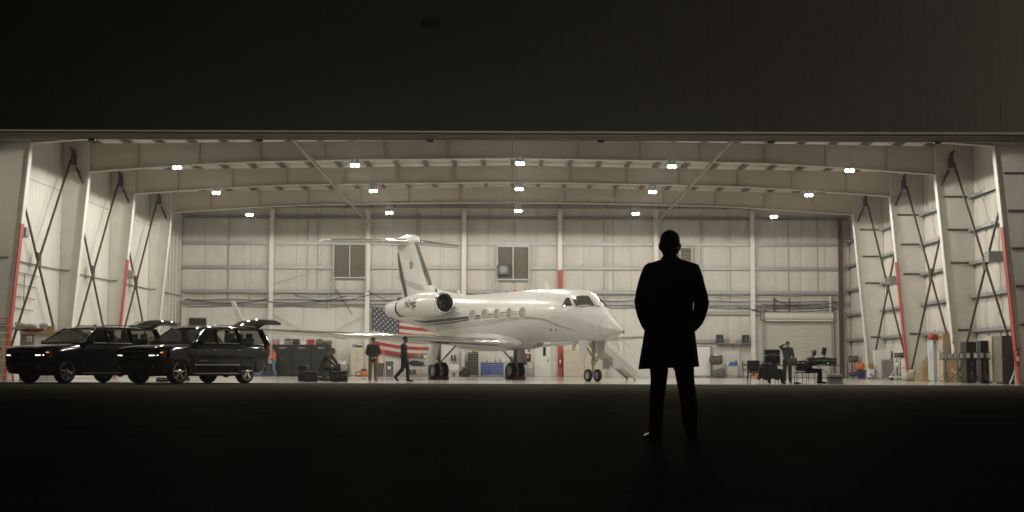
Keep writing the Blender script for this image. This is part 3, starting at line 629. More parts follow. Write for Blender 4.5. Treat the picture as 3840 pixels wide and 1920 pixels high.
# wings
def af(c, th, n=20):
    pts = []
    for i in range(n + 1):
        x = (1 - math.cos(math.pi * i / n)) / 2; yt = 5 * th * (.2969 * math.sqrt(x) - .126 * x - .3516 * x**2 + .2843 * x**3 - .1036 * x**4)
        pts.append((x * c, yt * c))
    return [(x, z) for x, z in pts[::-1]] + [(x, -z * .75) for x, z in pts[1:-1]]
WS = [(0.6, 7.4, 5.6, 1.70, .115), (1.4, 8.1, 4.7, 1.74, .11), (4.5, 9.65, 3.9, 1.90, .105), (8, 11.4, 2.9, 2.09, .10), (11.5, 13.15, 1.95, 2.28, .09)]
for s in (1, -1):                       # s=1: aircraft right
    b = B(); b.loft([[Vector((-(tl + x), -s * r, z0 + z)) for x, z in af(c, th)] for r, tl, c, z0, th in WS]); wg = mk('wing', b, jetw, jet, smooth=45)
    b = B()
    rings = []
    for r, tl, c, z0, th in WS[1:]:
        pr = af(c, th, 20); nose = pr[15:26]
        rings.append([Vector((-(tl + x - .012), -s * (r), z0 + z * 1.03)) for x, z in nose])
    b.loft(rings, cap=False, closed=False); mk('leading_edge', b, polish, wg, smooth=60)
    b = B()
    r0, tl, c, z0, th = WS[-1]
    b.loft([[Vector((-(tl + .35 + k * .9 + x * (.62 - .36 * k)), -s * (r0 + .05 + .38 * k + .0) - s * z * .8, z0 + 1.35 * k)) for x, z in af(c, .07)] for k in (0, .3, .65, 1)]); mk('winglet', b, jetw, wg, smooth=45)
    b = B()
    for (r, tl, c) in ((4.2, 12.6, 1.5), (6.9, 13.2, 1.2)): b.ell((-(tl + .2), -s * r, 1.72 + r * .045), (c * .8, .09, .13), 10, 8)
    mk('flap_track_fairing', b, jetw, wg, smooth=60)
    b = B(); b.bb(-12.9, -12.8, -s * 3.6 - .9, -s * 3.6 + .9, 1.83, 1.85); mk('flap_gap', b, jetg, wg)
    # nacelles
    nr = emp('engine', jet, (-12.4, -s * 2.02, 3.72)); ax = Vector((-1, s * -.0, -.0))
    b = B(); prof = [(0.0, .44), (-.02, .46), (.05, .495), (.35, .555), (1.2, .60), (2.6, .60), (3.6, .55), (4.5, .46)]
    b.lathe((0, 0, 0), (-1, 0, -.012), [(max(a, -.02), r) for a, r in prof], 32, cap=False); mk('nacelle', b, jetw, nr, smooth=60)
    b = B(); b.lathe((0, 0, 0), (-1, 0, -.012), [(.14, .405), (.03, .42), (-.03, .445), (-.03, .465), (.03, .497), (.10, .511)], 32, cap=False); mk('intake_lip', b, polish, nr, smooth=60)
    b = B(); b.lathe((0, 0, 0), (-1, 0, -.012), [(.1, .41), (.6, .43), (.75, .43), (.76, .01)], 32, cap=False); mk('intake_duct', b, mat('duct_dark', (.05, .045, .04), .5, .3), nr, smooth=60)
    b = B(); b.lathe((0, 0, 0), (-1, 0, -.012), [(.38, .005), (.45, .06), (.6, .11), (.74, .14)], 16); mk('spinner', b, greym, nr, smooth=60)
    for i in range(18):
        a = 2 * math.pi * i / 18; b = B(); d = Vector((0, math.cos(a), math.sin(a))); e = Vector((0, -math.sin(a), math.cos(a)))
        b.add([Vector((-.66, 0, 0)) + d * .12, Vector((-.70, 0, 0)) + d * .12 + e * .04, Vector((-.72, 0, 0)) + d * .42 + e * .1, Vector((-.64, 0, 0)) + d * .42 + e * .02], [(0, 1, 2, 3)]); mk('fan_blade', b, greym, nr)
    b = B(); b.lathe((0, 0, -.05), (-1, 0, -.012), [(4.42, .44), (5.0, .40), (5.02, .36), (4.4, .34)], 28, cap=False); mk('exhaust_pipe', b, polish, nr, smooth=60)
    b = B()   # thrust reverser bucket
    b.lathe((0, 0, -.05), (-1, 0, -.012), [(4.75, .43), (5.5, .44), (6.0, .40), (6.0, .36), (5.4, .39), (4.8, .40)], 28, cap=False)
    mk('thrust_reverser', b, jetw, nr, smooth=60)
    b = B(); b.bb(-5.1, -4.6, -.12, .12, .33, .44); b.bb(-5.1, -4.6, -.12, .12, -.54, -.42); mk('reverser_slot', b, blackp, nr)
    b = B(); b.cyl((-2.0, 0, -.53), (-2.0, 0, -.57), .03, n=8); b.prism([(-.7, .52), (-.95, .52), (-1.0, .75), (-.9, .75)], 'xz', -.015, .015); mk('vane', b, jetd, nr)
    b = B(); y1 = s * 1.2; b.loft([[Vector((-(x + .7) * 1., yy, -.12 + z * .7)) for x, z in af(3.6, .07)] for yy in (0, y1)]); mk('pylon', b, jetw, nr, smooth=45)
    # registration
    me = text_mesh('N34JE', .58, .004, .02)
    import bmesh
    bm = bmesh.new(); bm.from_mesh(me); bmesh.ops.triangulate(bm, faces=bm.faces)
    for _ in range(3):
        lng = [e for e in bm.edges if e.calc_length() > .05]
        if lng: bmesh.ops.subdivide_edges(bm, edges=lng, cuts=1); bmesh.ops.triangulate(bm, faces=bm.faces)
    bm.to_mesh(me); bm.free()
    for v in me.vertices:
        xx, yy, zz = v.co; xx *= .95
        dx = 2.6 - xx * 1.0 * 1.0; rr = float(np.interp(dx, [q[0] for q in prof], [q[1] for q in prof])) + .010 + zz
        th = yy / .60 + .14
        v.co = Vector((-2.6 + xx * (1 if s > 0 else -1), -s * rr * math.cos(th), rr * math.sin(th) - .04))
    me.update(); me.materials.append(jetd); mk('registration', me, jetd, nr)
# fin and T-tail
FS = [(4.0, 17.0, 4.6, .10), (4.9, 17.75, 3.6, .10), (6.2, 18.75, 2.95, .095), (7.30, 19.6, 2.5, .09)]
b = B(); b.loft([[Vector((-(tl + x), z, zz)) for x, z in af(c, th)] for zz, tl, c, th in FS]); fin = mk('tail_fin', b, jetw, jet, smooth=45)
b = B(); rings = []
for zz, tl, c, th in FS[1:]: rings.append([Vector((-(tl + x - .015), z * 1.05, zz)) for x, z in af(c, th)[16:25]])
b.loft(rings, cap=False, closed=False); mk('leading_edge', b, polish, fin, smooth=60)
b = B(); b.loft([[Vector((-t, yy, 4.05 + zz)) for yy, zz in ((-w_, 0), (0, h_), (w_, 0), (0, -.1))] for t, w_, h_ in ((13.2, .01, .10), (15, .09, .28), (17, .16, .6), (18.2, .2, 1.0), (20.5, .2, .7))]); mk('dorsal_fillet', b, jetw, fin, smooth=60)
b = B(); b.loft([b.ring((-(20.0 + d), 0, 7.50 + .05 * d / 2), (-1, 0, 0), r, 16) for d, r in ((-.65, .03), (-.45, .16), (0, .27), (.6, .29), (1.6, .19), (2.6, .05))]); mk('bullet_fairing', b, jetw, fin, smooth=60)
for s in (1, -1):
    def finp(t, z, o=.008):
        cc = float(np.interp(z, [q[0] for q in FS], [q[2] for q in FS])); tl = float(np.interp(z, [q[0] for q in FS], [q[1] for q in FS])); th = .097
        x = max(0.001, min(1, (t - tl) / cc)); yt = 5 * th * (.2969 * math.sqrt(x) - .126 * x - .3516 * x**2 + .2843 * x**3 - .1036 * x**4) * cc
        return Vector((-t, -s * (yt + o), z))
    patch(lambda a, c: finp(22.0 - 1.6 * a - .12 * (1 - a) + (c * (.15 + .40 * math.sin(a * 2.6))), 6.9 - 2.7 * a), 'stripe', jetd, fin, 24, 2)
    for k in range(3):
        patch(lambda a, c: finp(22.0 - 3.6 * a, 5.75 - .1 * k - .9 * a**.6 + .025 * c), 'stripe', jetg, fin, 24, 1)
    patch(lambda a, c: finp(19.9 + .32 * a, 5.9 + .38 * c), 'access_panel', jetg, fin, 2, 2)
    b = B(); b.loft([[Vector((-(tl + x), -s * r, 7.42 + r * .01 + z)) for x, z in af(c, .12)] for r, tl, c in ((.0, 19.9, 2.6), (.4, 20.1, 2.4), (3.9, 22.15, 1.35), (4.2, 22.5, 1.0))]); st = mk('tailplane', b, jetw, jet, smooth=45)
    b = B(); b.loft([[Vector((-(tl + x - .01), -s * r, 7.42 + r * .01 + z * 1.04)) for x, z in af(c, .12)[16:25]] for r, tl, c in ((.4, 20.1, 2.4), (3.9, 22.15, 1.35))], cap=False, closed=False); mk('leading_edge', b, polish, st, smooth=60)
# undercarriage
gearm = mat('gear_grey', (.36, .34, .30), .45, .2, var=.15)
def wheel(par, c, r, w_):
    b = B(); y0, y1 = c[1] - w_ / 2, c[1] + w_ / 2
    b.lathe((c[0], y0, c[2]), (0, 1, 0), [(0.02, r * .55), (0, r * .7), (.01, r * .86), (w_ * .2, r * .98), (w_ * .5, r), (w_ * .8, r * .98), (w_ - .01, r * .86), (w_, r * .7), (w_ - .02, r * .55)], 28, cap=False)
    o = mk('wheel', b, rubber, par, smooth=60)
    b = B(); b.lathe((c[0], y0 + .03, c[2]), (0, 1, 0), [(0, .04), (-.01, r * .2), (.01, r * .32), (.0, r * .56), (w_ - .06, r * .56), (w_ - .07, r * .3), (w_ - .05, .04)], 20); mk('rim', b, gearm, o, smooth=40)
    return o
for s in (1, -1):
    g = emp('main_gear', jet, (-12.7, -s * 2.15, 0))
    for dy in (-.24, .24): wheel(g, (0, dy, .425), .425, .26)
    b = B(); b.cyl((0, -.24, .425), (0, .24, .425), .07, n=10); b.cyl((0, 0, .42), (0, 0, 1.0), .065, n=12); b.cyl((0, 0, .95), (.02, 0, 1.85), .10, n=12); b.cyl((0, 0, .75), (0, -s * -1.0, 1.72), .045, n=8); b.tube([(.12, 0, .5), (.2, 0, .8), (.12, 0, 1.05)], .025, 6); mk('strut', b, gearm, g, smooth=40)
    b = B(); b.add([(.45, -s * .42, .72), (-.75, -s * .42, .72), (-.55, -s * .12, 1.85), (.55, -s * .12, 1.85), (.45, -s * .45, .72), (-.75, -s * .45, .72), (-.55, -s * .15, 1.85), (.55, -s * .15, 1.85)], [(0, 1, 2, 3), (7, 6, 5, 4), (0, 4, 5, 1), (1, 5, 6, 2), (2, 6, 7, 3), (3, 7, 4, 0)]); mk('gear_door', b, jetw, g)
    b = B(); b.bb(.3, .55, -.28, .28, .01, .14); b.bb(-.55, -.3, -.28, .28, .01, .14); mk('wheel_chock', b, mat('chock_red', (.20, .04, .03), .7), g)
g = emp('nose_gear', jet, (-2.35, 0, 0))
for dy in (-.24, .24): wheel(g, (0, dy, .275), .275, .17)
b = B(); b.cyl((0, -.24, .275), (0, .24, .275), .045, n=10); b.cyl((0, 0, .27), (.03, 0, .8), .05, n=12); b.cyl((.03, 0, .75), (.1, 0, 1.85), .085, n=12); b.cyl((.05, 0, 1.0), (-.75, 0, 1.75), .04, n=8); b.ell((.05, 0, .85), (.14, .12, .12), 10, 8); b.ell((.13, .12, .95), (.07, .07, .09), 10, 8); b.tube([(.1, .1, .9), (.25, .18, 1.3), (.1, .15, 1.8)], .025, 6); b.tube([(.1, -.1, .9), (.22, -.16, 1.2), (.12, -.12, 1.8)], .02, 6); mk('strut', b, gearm, g, smooth=40)
for s in (-1, 1):
    b = B(); b.prism([(.30, 1.80), (-.38, 1.80), (-.28, 1.0), (.12, .92)], 'xz', s * .46 - .012, s * .46 + .012); mk('gear_door', b, jetw, g)
b = B(); b.cyl((.15, 0, 1.0), (.22, 0, 1.0), .08, n=12); mk('taxi_light', b, chrome, g)
# air stair on the far side
st = emp('airstair', jet, (-3.75, 0, 0))
b = B()
P0, P1 = Vector((0, 1.0, 1.72)), Vector((0, 3.05, .22))
for sx in (-.38, .38):
    beam(b, (sx, P0.y, P0.z), (sx, P1.y, P1.z), .05, .30)
mk('stringer', b, jetw, st)
b = B(); b.add([(-.36, 1.0, 1.62), (.36, 1.0, 1.62), (.36, 3.0, .15), (-.36, 3.0, .15)], [(0, 1, 2, 3)]); mk('stair_skin', b, jetw, st)
b = B(); b.loft([[Vector((x, 1.05 + .75 * math.sin(a) * k, 1.75 - .95 * k * (1 - math.cos(a)) - .35 * math.sin(a))) for x in (-.44, -.40)] for a, k in [(q, 1.) for q in np.linspace(0, 1.5, 8)]], cap=False, closed=False); mk('door_skin', b, jetw, st)
for i in range(6):
    k = (i + .5) / 6; q = P0.lerp(P1, k); b = B(); b.bb(-.36, .36, q.y - .12, q.y + .12, q.z + .07, q.z + .10); mk('tread', b, greym, st)
for sx in (-.42, .42):
    b = B(); b.tube([(sx, 1.2, 1.75), (sx, 1.75, 2.15), (sx, 2.05, 1.35)], .02, 6); b.tube([(sx, 1.9, 1.1), (sx, 2.3, 1.75), (sx, 2.65, 1.5)], .02, 6); b.tube([(sx, 1.75, 2.15), (sx, 2.5, 1.6)], .018, 6); mk('handrail', b, alu, st)
for sx in (-.42, .38): b = B(); b.bb(sx, sx + .05, 1.7, 2.1, .55, 1.15); mk('hinge_box', b, jetw, st, bevel=.03)
b = B()
for sx in (-.3, .3): b.tube([(sx, 2.92, .25), (sx, 2.98, .08), (sx, 2.92, .012)], .03, 6)
mk('foot', b, blackp, st)
# ------------------------------------------------------------------ two black SUVs
carp = mat('black_car_paint', (.006, .006, .006), .07, var=.1, coat=0., spec=.5)
carg = glass('car_glass', (.36, .37, .34)); carw = glass('windshield_glass', (.62, .64, .58)); cart = glass('tinted_glass', (.26, .26, .24))
trimb = mat('black_trim', (.010, .010, .010), .55, var=.1)
inter = mat('car_interior', (.030, .028, .025), .8)
drl = mat('running_light', (.9, .9, .9), .3, var=0, emit=(.92, 1., .93), estr=2.4)
amber = mat('amber_light', (.8, .25, .03), .3, var=0, emit=(1., .22, .02), estr=2.)
tail = mat('tail_lamp_red', (.25, .012, .010), .2, var=0)
ST = [(2.86, .80, .50, 1.02), (2.845, .89, .42, 1.07), (2.77, .95, .36, 1.10), (2.55, .99, .31, 1.135), (2.1, 1.005, .30, 1.16), (1.6, 1.012, .30, 1.19), (1.2, 1.015, .31, 1.23), (0.2, 1.018, .31, 1.235), (-1.2, 1.018, .31, 1.24), (-2.2, 1.01, .33, 1.24), (-2.6, .99, .40, 1.22), (-2.80, .93, .46, 1.10), (-2.86, .85, .52, .80)]
def carring(x, w_, zb, zt):
    h = [(0, zb), (w_ * .80, zb), (w_ * .93, zb + .05), (w_ * .985, zb + .16), (w_ * .99, zb + .34), (w_, zb + .42), (w_, min(zt - .16, .98)), (w_ * .985, zt - .10), (w_ * .955, zt - .03), (w_ * .90, zt), (w_ * .55, zt + .025), (0, zt + .035)]
    return [Vector((x, y, z)) for y, z in h] + [Vector((x, -y, z)) for y, z in h[-2:0:-1]]
def carwheel(par, x, s, style):
    o = emp('wheel', par, (x, s * .865, .405))
    b = B(); W_ = .285
    b.lathe((0, -W_ / 2, 0), (0, 1, 0), [(.02, .285), (0, .31), (.012, .36), (.03, .39), (.08, .405), (W_ - .08, .405), (W_ - .03, .39), (W_ - .012, .36), (W_, .31), (W_ - .02, .285)], 36, cap=False); mk('tyre', b, rubber, o, smooth=50)
    yo = s * (W_ / 2 - .02)
    b = B(); b.lathe((0, yo, 0), (0, s, 0), [(-.16, .27), (-.02, .275), (.012, .288), (.012, .275), (-.03, .258), (-.15, .25)], 36, cap=False); mk('rim', b, chrome if style else alu, o, smooth=50)
    b = B(); b.lathe((0, yo - s * .13, 0), (0, s, 0), [(0, .01), (0, .25)], 24, cap=False); mk('brake_disc', b, mat('brake_dark', (.05, .048, .045), .5, .5), o)
    ns = 5 if style else 6
    for i in range(ns):
        a = 2 * math.pi * (i + .25) / ns; b = B()
        for off in ((0,) if style else (-.13, .13)):
            aa = a + off; d = Vector((math.cos(aa), 0, math.sin(aa))); e = Vector((-math.sin(aa), 0, math.cos(aa))); w0, w1 = (.045, .062) if style else (.018, .026)
            c0 = Vector((math.cos(a), 0, math.sin(a))) * .04
            b.loft([[c0 + e * -w0 + Vector((0, yo - s * .035, 0)), c0 + e * w0 + Vector((0, yo - s * .035, 0)), c0 + e * w0 + Vector((0, yo + s * .008, 0)), c0 + e * -w0 + Vector((0, yo + s * .008, 0))],
                    [d * .27 + e * -w1 + Vector((0, yo - s * .035, 0)), d * .27 + e * w1 + Vector((0, yo - s * .035, 0)), d * .27 + e * w1 + Vector((0, yo - s * .004, 0)), d * .27 + e * -w1 + Vector((0, yo - s * .004, 0))]])
        mk('spoke', b, chrome if style else alu, o, bevel=.006)
    b = B(); b.lathe((0, yo - s * .03, 0), (0, s, 0), [(0, .07), (.04, .065), (.048, .04), (.05, .002)], 18); mk('hub_cap', b, chrome, o, smooth=40)
    return o
def suv(loc, rz, label, style, gate):
    t = thing('suv', label, 'car', loc, rz, 'black SUVs parked at the hangar door')
    # body shell with cut wheel arches
    b = B(); b.loft([carring(*q) for q in ST]); body = mk('body', b, carp, t, smooth=35)
    cut = B()
    for x in (1.85, -1.45):
        for s in (-1, 1): cut.cyl((x, s * .66, .43), (x, s * 1.3, .43), .45, n=36)
    co = mk('arch_cutter', cut, trimb)
    md = body.modifiers.new('arches', 'BOOLEAN'); md.operation = 'DIFFERENCE'; md.object = co; md.solver = 'EXACT'
    dg = bpy.context.evaluated_depsgraph_get(); nm = bpy.data.meshes.new_from_object(body.evaluated_get(dg))
    body.modifiers.clear(); body.data = nm; bpy.data.objects.remove(co)
    for x in (1.85, -1.45):
        for s in (-1, 1):
            b = B(); rs = []
            for a in np.linspace(R(-8), R(188), 22):
                p = Vector((x + .45 * math.cos(a), 0, .43 + .45 * math.sin(a))); q = Vector((x + .50 * math.cos(a), 0, .43 + .50 * math.sin(a)))
                rs.append([Vector((p.x, s * 1.0, p.z)), Vector((p.x, s * 1.024, p.z)), Vector((q.x, s * 1.020, q.z)), Vector((q.x, s * 1.0, q.z))])
            b.loft(rs); mk('wheel_arch', b, carp, t, smooth=40)
    for x in (1.85, -1.45):
        for s in (-1, 1): carwheel(t, x, s, style)
    # roof
    RS = [(.52, .66, 1.815), (.40, .74, 1.85), (.1, .78, 1.885), (-.8, .79, 1.90), (-1.8, .785, 1.89), (-2.35, .76, 1.865), (-2.5, .72, 1.84)]
    b = B(); b.loft([[Vector((x, y * w_ / .78, z + dz)) for y, dz in ((-.80, -.085), (-.78, -.03), (-.66, .0), (-.3, .018), (0, .022), (.3, .018), (.66, 0), (.78, -.03), (.80, -.085), (.6, -.07), (0, -.05), (-.6, -.07))] for x, w_, z in RS]); rf = mk('roof', b, carp, t, smooth=50)
    for s in (-1, 1):
        b = B(); b.tube([(.05, s * .70, 1.90), (-.1, s * .70, 1.945), (-1.0, s * .705, 1.955), (-2.0, s * .70, 1.935), (-2.2, s * .69, 1.90)], .018, 8); mk('roof_rail', b, chrome if style else trimb, rf, smooth=40)
    b = B(); b.prism([(-.05, 1.90), (-.28, 1.905), (-.26, 1.985), (-.22, 1.99)], 'xz', -.03, .03); mk('antenna_fin', b, trimb, rf, bevel=.01)
    def sidep(x, z, s, o=0): k = (z - 1.24) / (1.80 - 1.24); return Vector((x, s * (.985 - .19 * k + o), z))
    for s in (-1, 1):
        def bar(pts, wd, th=.05, mt=carp, nm_='pillar', o=0.):
            b = B()
            for p, q in zip(pts, pts[1:]): beam(b, sidep(p[0], p[1], s, o), sidep(q[0], q[1], s, o), th, wd, up=(0, s * .3, 0) if abs(p[0] - q[0]) < .01 else (0, s, .3))
            return mk(nm_, b, mt, t, bevel=.006)
        bar([(1.28, 1.23), (.42, 1.82)], .10); bar([(.08, 1.23), (.02, 1.82)], .10); bar([(-1.12, 1.23), (-1.02, 1.82)], .16)
        bar([(-2.62, 1.23), (-2.38, 1.82)], .22); bar([(.45, 1.80), (-2.4, 1.82)], .09)
        def pane(pts, mt, nm_='window'):
            b = B(); b.add([sidep(x, z, s, -.012) for x, z in pts], [tuple(range(len(pts)))]); return mk(nm_, b, mt, t)
        pane([(1.2, 1.25), (.08, 1.25), (.03, 1.79), (.46, 1.79)], carg); pane([(.06, 1.25), (-1.1, 1.25), (-1.03, 1.79), (.02, 1.79)], cart if not style else carg); pane([(-1.16, 1.25), (-2.58, 1.25), (-2.38, 1.79), (-1.05, 1.79)], cart)
        # chrome window surround
        tr = [(1.16, 1.255), (-1.05, 1.262), (-.95, 1.77), (.46, 1.775), (.72, 1.67), (1.16, 1.255)]
        b = B()
        for p, q in zip(tr, tr[1:]): b.tube([sidep(p[0], p[1], s, .012), sidep(q[0], q[1], s, .014)], .019, 6)
        mk('chrome_surround', b, chrome, t, smooth=40)
        # doors: seams, handles, mouldings
        for xs_ in (1.12, .06, -1.12):
            b = B(); b.bb(xs_ - .006, xs_ + .006, s * 1.021 - .004, s * 1.021 + .004, .42, 1.2); mk('door_seam', b, trimb, t)
        for xh in (.28, -.92):
            b = B(); b.tube([(xh + .12, s * 1.022, 1.06), (xh + .10, s * 1.055, 1.06), (xh - .10, s * 1.055, 1.06), (xh - .12, s * 1.022, 1.06)], .017, 8); mk('door_handle', b, chrome if style else carp, t, smooth=40)
        b = B(); b.bb(-1.0, 1.2, s * 1.025 - .012, s * 1.025 + .012, .60, .635); mk('side_moulding', b, chrome if style else carp, t, bevel=.006)
        b = B(); b.bb(-.92, 1.28, min(s * .92, s * 1.08), max(s * .92, s * 1.08), .315, .365); rb = mk('running_board', b, trimb, t, bevel=.012)
        b = B(); b.bb(-.92, 1.28, s * 1.084 - .004, s * 1.084 + .004, .335, .36); mk('step_trim', b, chrome if style else greym, rb)
        # mirror
        b = B(); b.box((1.02, s * 1.14, 1.27), (.14, .25, .18), rz=s * .12); b.box((.99, s * 1.0, 1.22), (.10, .12, .05)); mr = mk('mirror', b, carp, t, bevel=.03)
        b = B(); b.box((.945, s * 1.14, 1.28), (.008, .20, .13)); mk('mirror_glass', b, chrome, mr)
        # lamps
        b = B(); rs = []
        for (y, x) in ((.62, 2.862), (.76, 2.845), (.88, 2.80), (.96, 2.70), (.995, 2.52)):
            rs.append([Vector((x + .004, s * y, .80)), Vector((x + .012, s * (y + .004), .88)), Vector((x - .02, s * (y + .002), 1.02 + (.03 if x < 2.75 else 0))), Vector((x - .12, s * (y - .05), .9))])
        b.loft(rs); hl = mk('headlight', b, mat('headlight_glass', (.05, .05, .048), .08, var=.1, spec=.7), t, smooth=40)
        b = B(); b.tube([(2.885, s * .62, .875), (2.872, s * .76, .875), (2.828, s * .885, .88), (2.79, s * .94, .88)], .012, 8); mk('running_light', b, drl, hl)
        b = B(); b.tube([(2.74, s * .975, .955), (2.68, s * .992, .96), (2.65, s * .995, .96)], .012, 8); mk('indicator', b, amber, hl)
        b = B(); b.bb(2.855, 2.885, s * .70 - .11, s * .70 + .11, .77, .785); mk('chrome_strip', b, chrome, hl)
        b = B(); b.lathe((2.84, s * .78, .55), (1, 0, 0), [(0, .06), (.03, .06), (.035, .04)], 16); mk('fog_lamp', b, alu, t)
        b = B(); b.bb(-2.80, -2.56, s * .955 - .04, s * .955 + .045, .88, 1.30); b.bb(-2.70, -2.50, s * .90 - .04, s * .90 + .04, 1.30, 1.62); mk('tail_lamp', b, tail, t, bevel=.02)
    # windshield and cabin
    b = B(); b.add([(1.30, .90, 1.245), (1.30, -.90, 1.245), (.50, -.70, 1.80), (.50, .70, 1.80)], [(0, 1, 2, 3)]); mk('windshield', b, carw, t)
    b = B(); b.tube([(1.33, -.88, 1.25), (1.36, 0, 1.26), (1.33, .88, 1.25)], .02, 6); b.tube([(1.34, .1, 1.27), (1.18, .75, 1.34)], .01, 5); b.tube([(1.34, -.6, 1.27), (1.2, .05, 1.33)], .01, 5); mk('wiper', b, trimb, t)
    b = B(); b.bb(.75, 1.2, -.88, .88, 1.0, 1.22); mk('dashboard', b, inter, t, bevel=.04)
    b = B(); rs = [Vector((.68 - .12 * math.sin(a), .42 + .19 * math.cos(a), 1.16 + .17 * math.sin(a))) for a in np.linspace(0, 2 * math.pi, 20)]; b.tube(rs, .015, 6); b.cyl((.72, .42, 1.14), (.68, .42, 1.16), .05, n=8); b.tube([(.66, .25, 1.16), (.66, .59, 1.16)], .014, 5); mk('steering_wheel', b, trimb, t)
    b = B(); b.box((.52, 0, 1.70), (.03, .26, .07)); b.cyl((.5, 0, 1.73), (.47, 0, 1.80), .012, n=5); mk('rear_view_mirror', b, trimb, t)
    for x, ys_ in ((.2, (-.42, .42)), (-.85, (-.42, .42)), (-1.8, (-.45, 0, .45))):
        for y in ys_:
            b = B(); b.box((x, y, .85), (.5, .5, .2)); b.box((x - .28, y, 1.18), (.13, .48, .62), ry=R(-12)); st_ = mk('seat', b, inter, t, bevel=.05)
            b = B(); b.box((x - .36, y, 1.58), (.09, .27, .18)); b.cyl((x - .35, y - .07, 1.45), (x - .36, y - .07, 1.53), .01, n=5); b.cyl((x - .35, y + .07, 1.45), (x - .36, y + .07, 1.53), .01, n=5); mk('headrest', b, inter, st_, bevel=.03)
    # grille and bumper
    b = B()
    for z in (.93, .86, .79, .70, .62): b.box((2.868, 0, z), (.03, 1.18, .022))
    gr = mk('grille', b, trimb, t)
    b = B(); rs = [(2.875, y, z) for y, z in ((-.60, 1.0), (.60, 1.0), (.58, .60), (.5, .53), (-.5, .53), (-.58, .60), (-.60, 1.0))]; b.tube(rs, .016, 6); b.bb(2.86, 2.885, -.6, .6, .815, .835); mk('grille_surround', b, mat('dark_chrome', (.25, .25, .24), .25, .9), gr)
    b = B(); b.prism([(-.11, .80), (-.05, .80), (-.05, .775), (.07, .775), (.07, .80), (.12, .80), (.105, .85), (.06, .85), (.06, .875), (-.06, .875), (-.06, .85), (-.12, .85)], 'yz', 2.888, 2.902); mk('emblem', b, mat('emblem_gold', (.35, .24, .07), .35, .7), gr)
    b = B(); b.loft([[Vector((x, y, z)) for z in (.33, .42, .53)] for y, x in ((-.93, 2.62), (-.8, 2.80), (-.5, 2.88), (0, 2.90), (.5, 2.88), (.8, 2.80), (.93, 2.62))], cap=False, closed=False); mk('bumper', b, trimb, t, smooth=60)
    b = B(); b.loft([[Vector((x, y, z)) for z in (.42, .55, .72)] for y, x in ((-.97, -2.6), (-.8, -2.86), (0, -2.92), (.8, -2.86), (.97, -2.6))], cap=False, closed=False); mk('bumper', b, carp, t, smooth=60)
    for s in (-1, 1):
        me = text_mesh('SUBURBAN', .085, .003); o = mk('badge', me, chrome, t, loc=(.78, s * 1.024, .735)); me.materials.append(chrome); o.rotation_euler = (R(90), 0, 0 if s < 0 else math.pi)
    # chassis, raised tailgate
    b = B(); b.bb(-2.3, 2.3, -.55, .55, .26, .40); b.cyl((1.85, -.8, .40), (1.85, .8, .40), .07, n=8); b.cyl((-1.45, -.8, .40), (-1.45, .8, .40), .09, n=8); b.ell((-1.45, 0, .38), (.18, .2, .18), 10, 8); b.cyl((-2.6, -.5, .36), (-1.7, -.5, .36), .05, n=8); mk('chassis', b, trimb, t)
    b = B(); rs = []
    for k in np.linspace(0, 1, 9):
        x = -2.42 - 1.28 * k; z = 1.87 + .40 * (1 - (1 - k) ** 2.4) * gate - .16 * k * k; w_ = .74 + .06 * k - .1 * max(0, k - .85) / .15
        rs.append([Vector((x, -w_, z - .02)), Vector((x, -w_ * .8, z + .07)), Vector((x, 0, z + .12)), Vector((x, w_ * .8, z + .07)), Vector((x, w_, z - .02)), Vector((x, w_ * .9, z - .07)), Vector((x, 0, z - .05)), Vector((x, -w_ * .9, z - .07))])
    b.loft(rs); b.m = [1 if (i % 8) >= 4 else 0 for i in range(len(b.f))]; tg = mk('tailgate', b, [carp, trimb], t, smooth=50)
    b = B(); b.bb(-2.75, -2.50, -.62, .62, 1.99, 2.03); mk('spoiler', b, carp, tg, bevel=.015)
    for s in (-1, 1):
        b = B(); b.cyl((-2.50, s * .78, 1.45), (-3.0, s * .72, 2.02), .012, n=6); mk('gas_strut', b, greym, tg)
    return t
def zmap(z): return z if z < .5 else (.5 + (z - .5) * .835 / .735 if z < 1.235 else 1.335 + (z - 1.235) * .595 / .665)
def stretch(t):
    for ch in t.children:
        if ch.name.startswith('wheel') and not ch.name.startswith('wheel_arch'): continue
        for o in [ch] + list(ch.children):
            if o.type == 'MESH':
                if o.name.startswith('badge'): o.location.z = zmap(o.location.z); continue
                for v in o.data.vertices:
                    v.co.z = zmap(v.co.z)
                    if v.co.x < -1.95 and v.co.x > -2.95 and not o.name.startswith(('tailgate', 'gas_strut', 'spoiler')): v.co.x = -1.95 + (v.co.x + 1.95) * .80
                    elif o.name.startswith(('tailgate', 'gas_strut', 'spoiler')): v.co.x += .12
ang = R(-121.3)
def carloc(u, v):      # near front wheel contact pixel -> car origin
    g = G(u, v); o = Matrix.Rotation(ang, 2) @ Vector((1.85, .90)); return (g[0] - o.x, g[1] - o.y, 0)
t = suv(carloc(668, 1441), ang, 'black SUV with chrome trim and raised tailgate, in front of the other SUV', True, 1.0)
t2 = suv(carloc(246, 1438.5), ang, 'black SUV with plain trim standing behind, at the far left', False, .95)
stretch(t); stretch(t2); t.scale = t2.scale = (1.03, 1.03, 1.055)
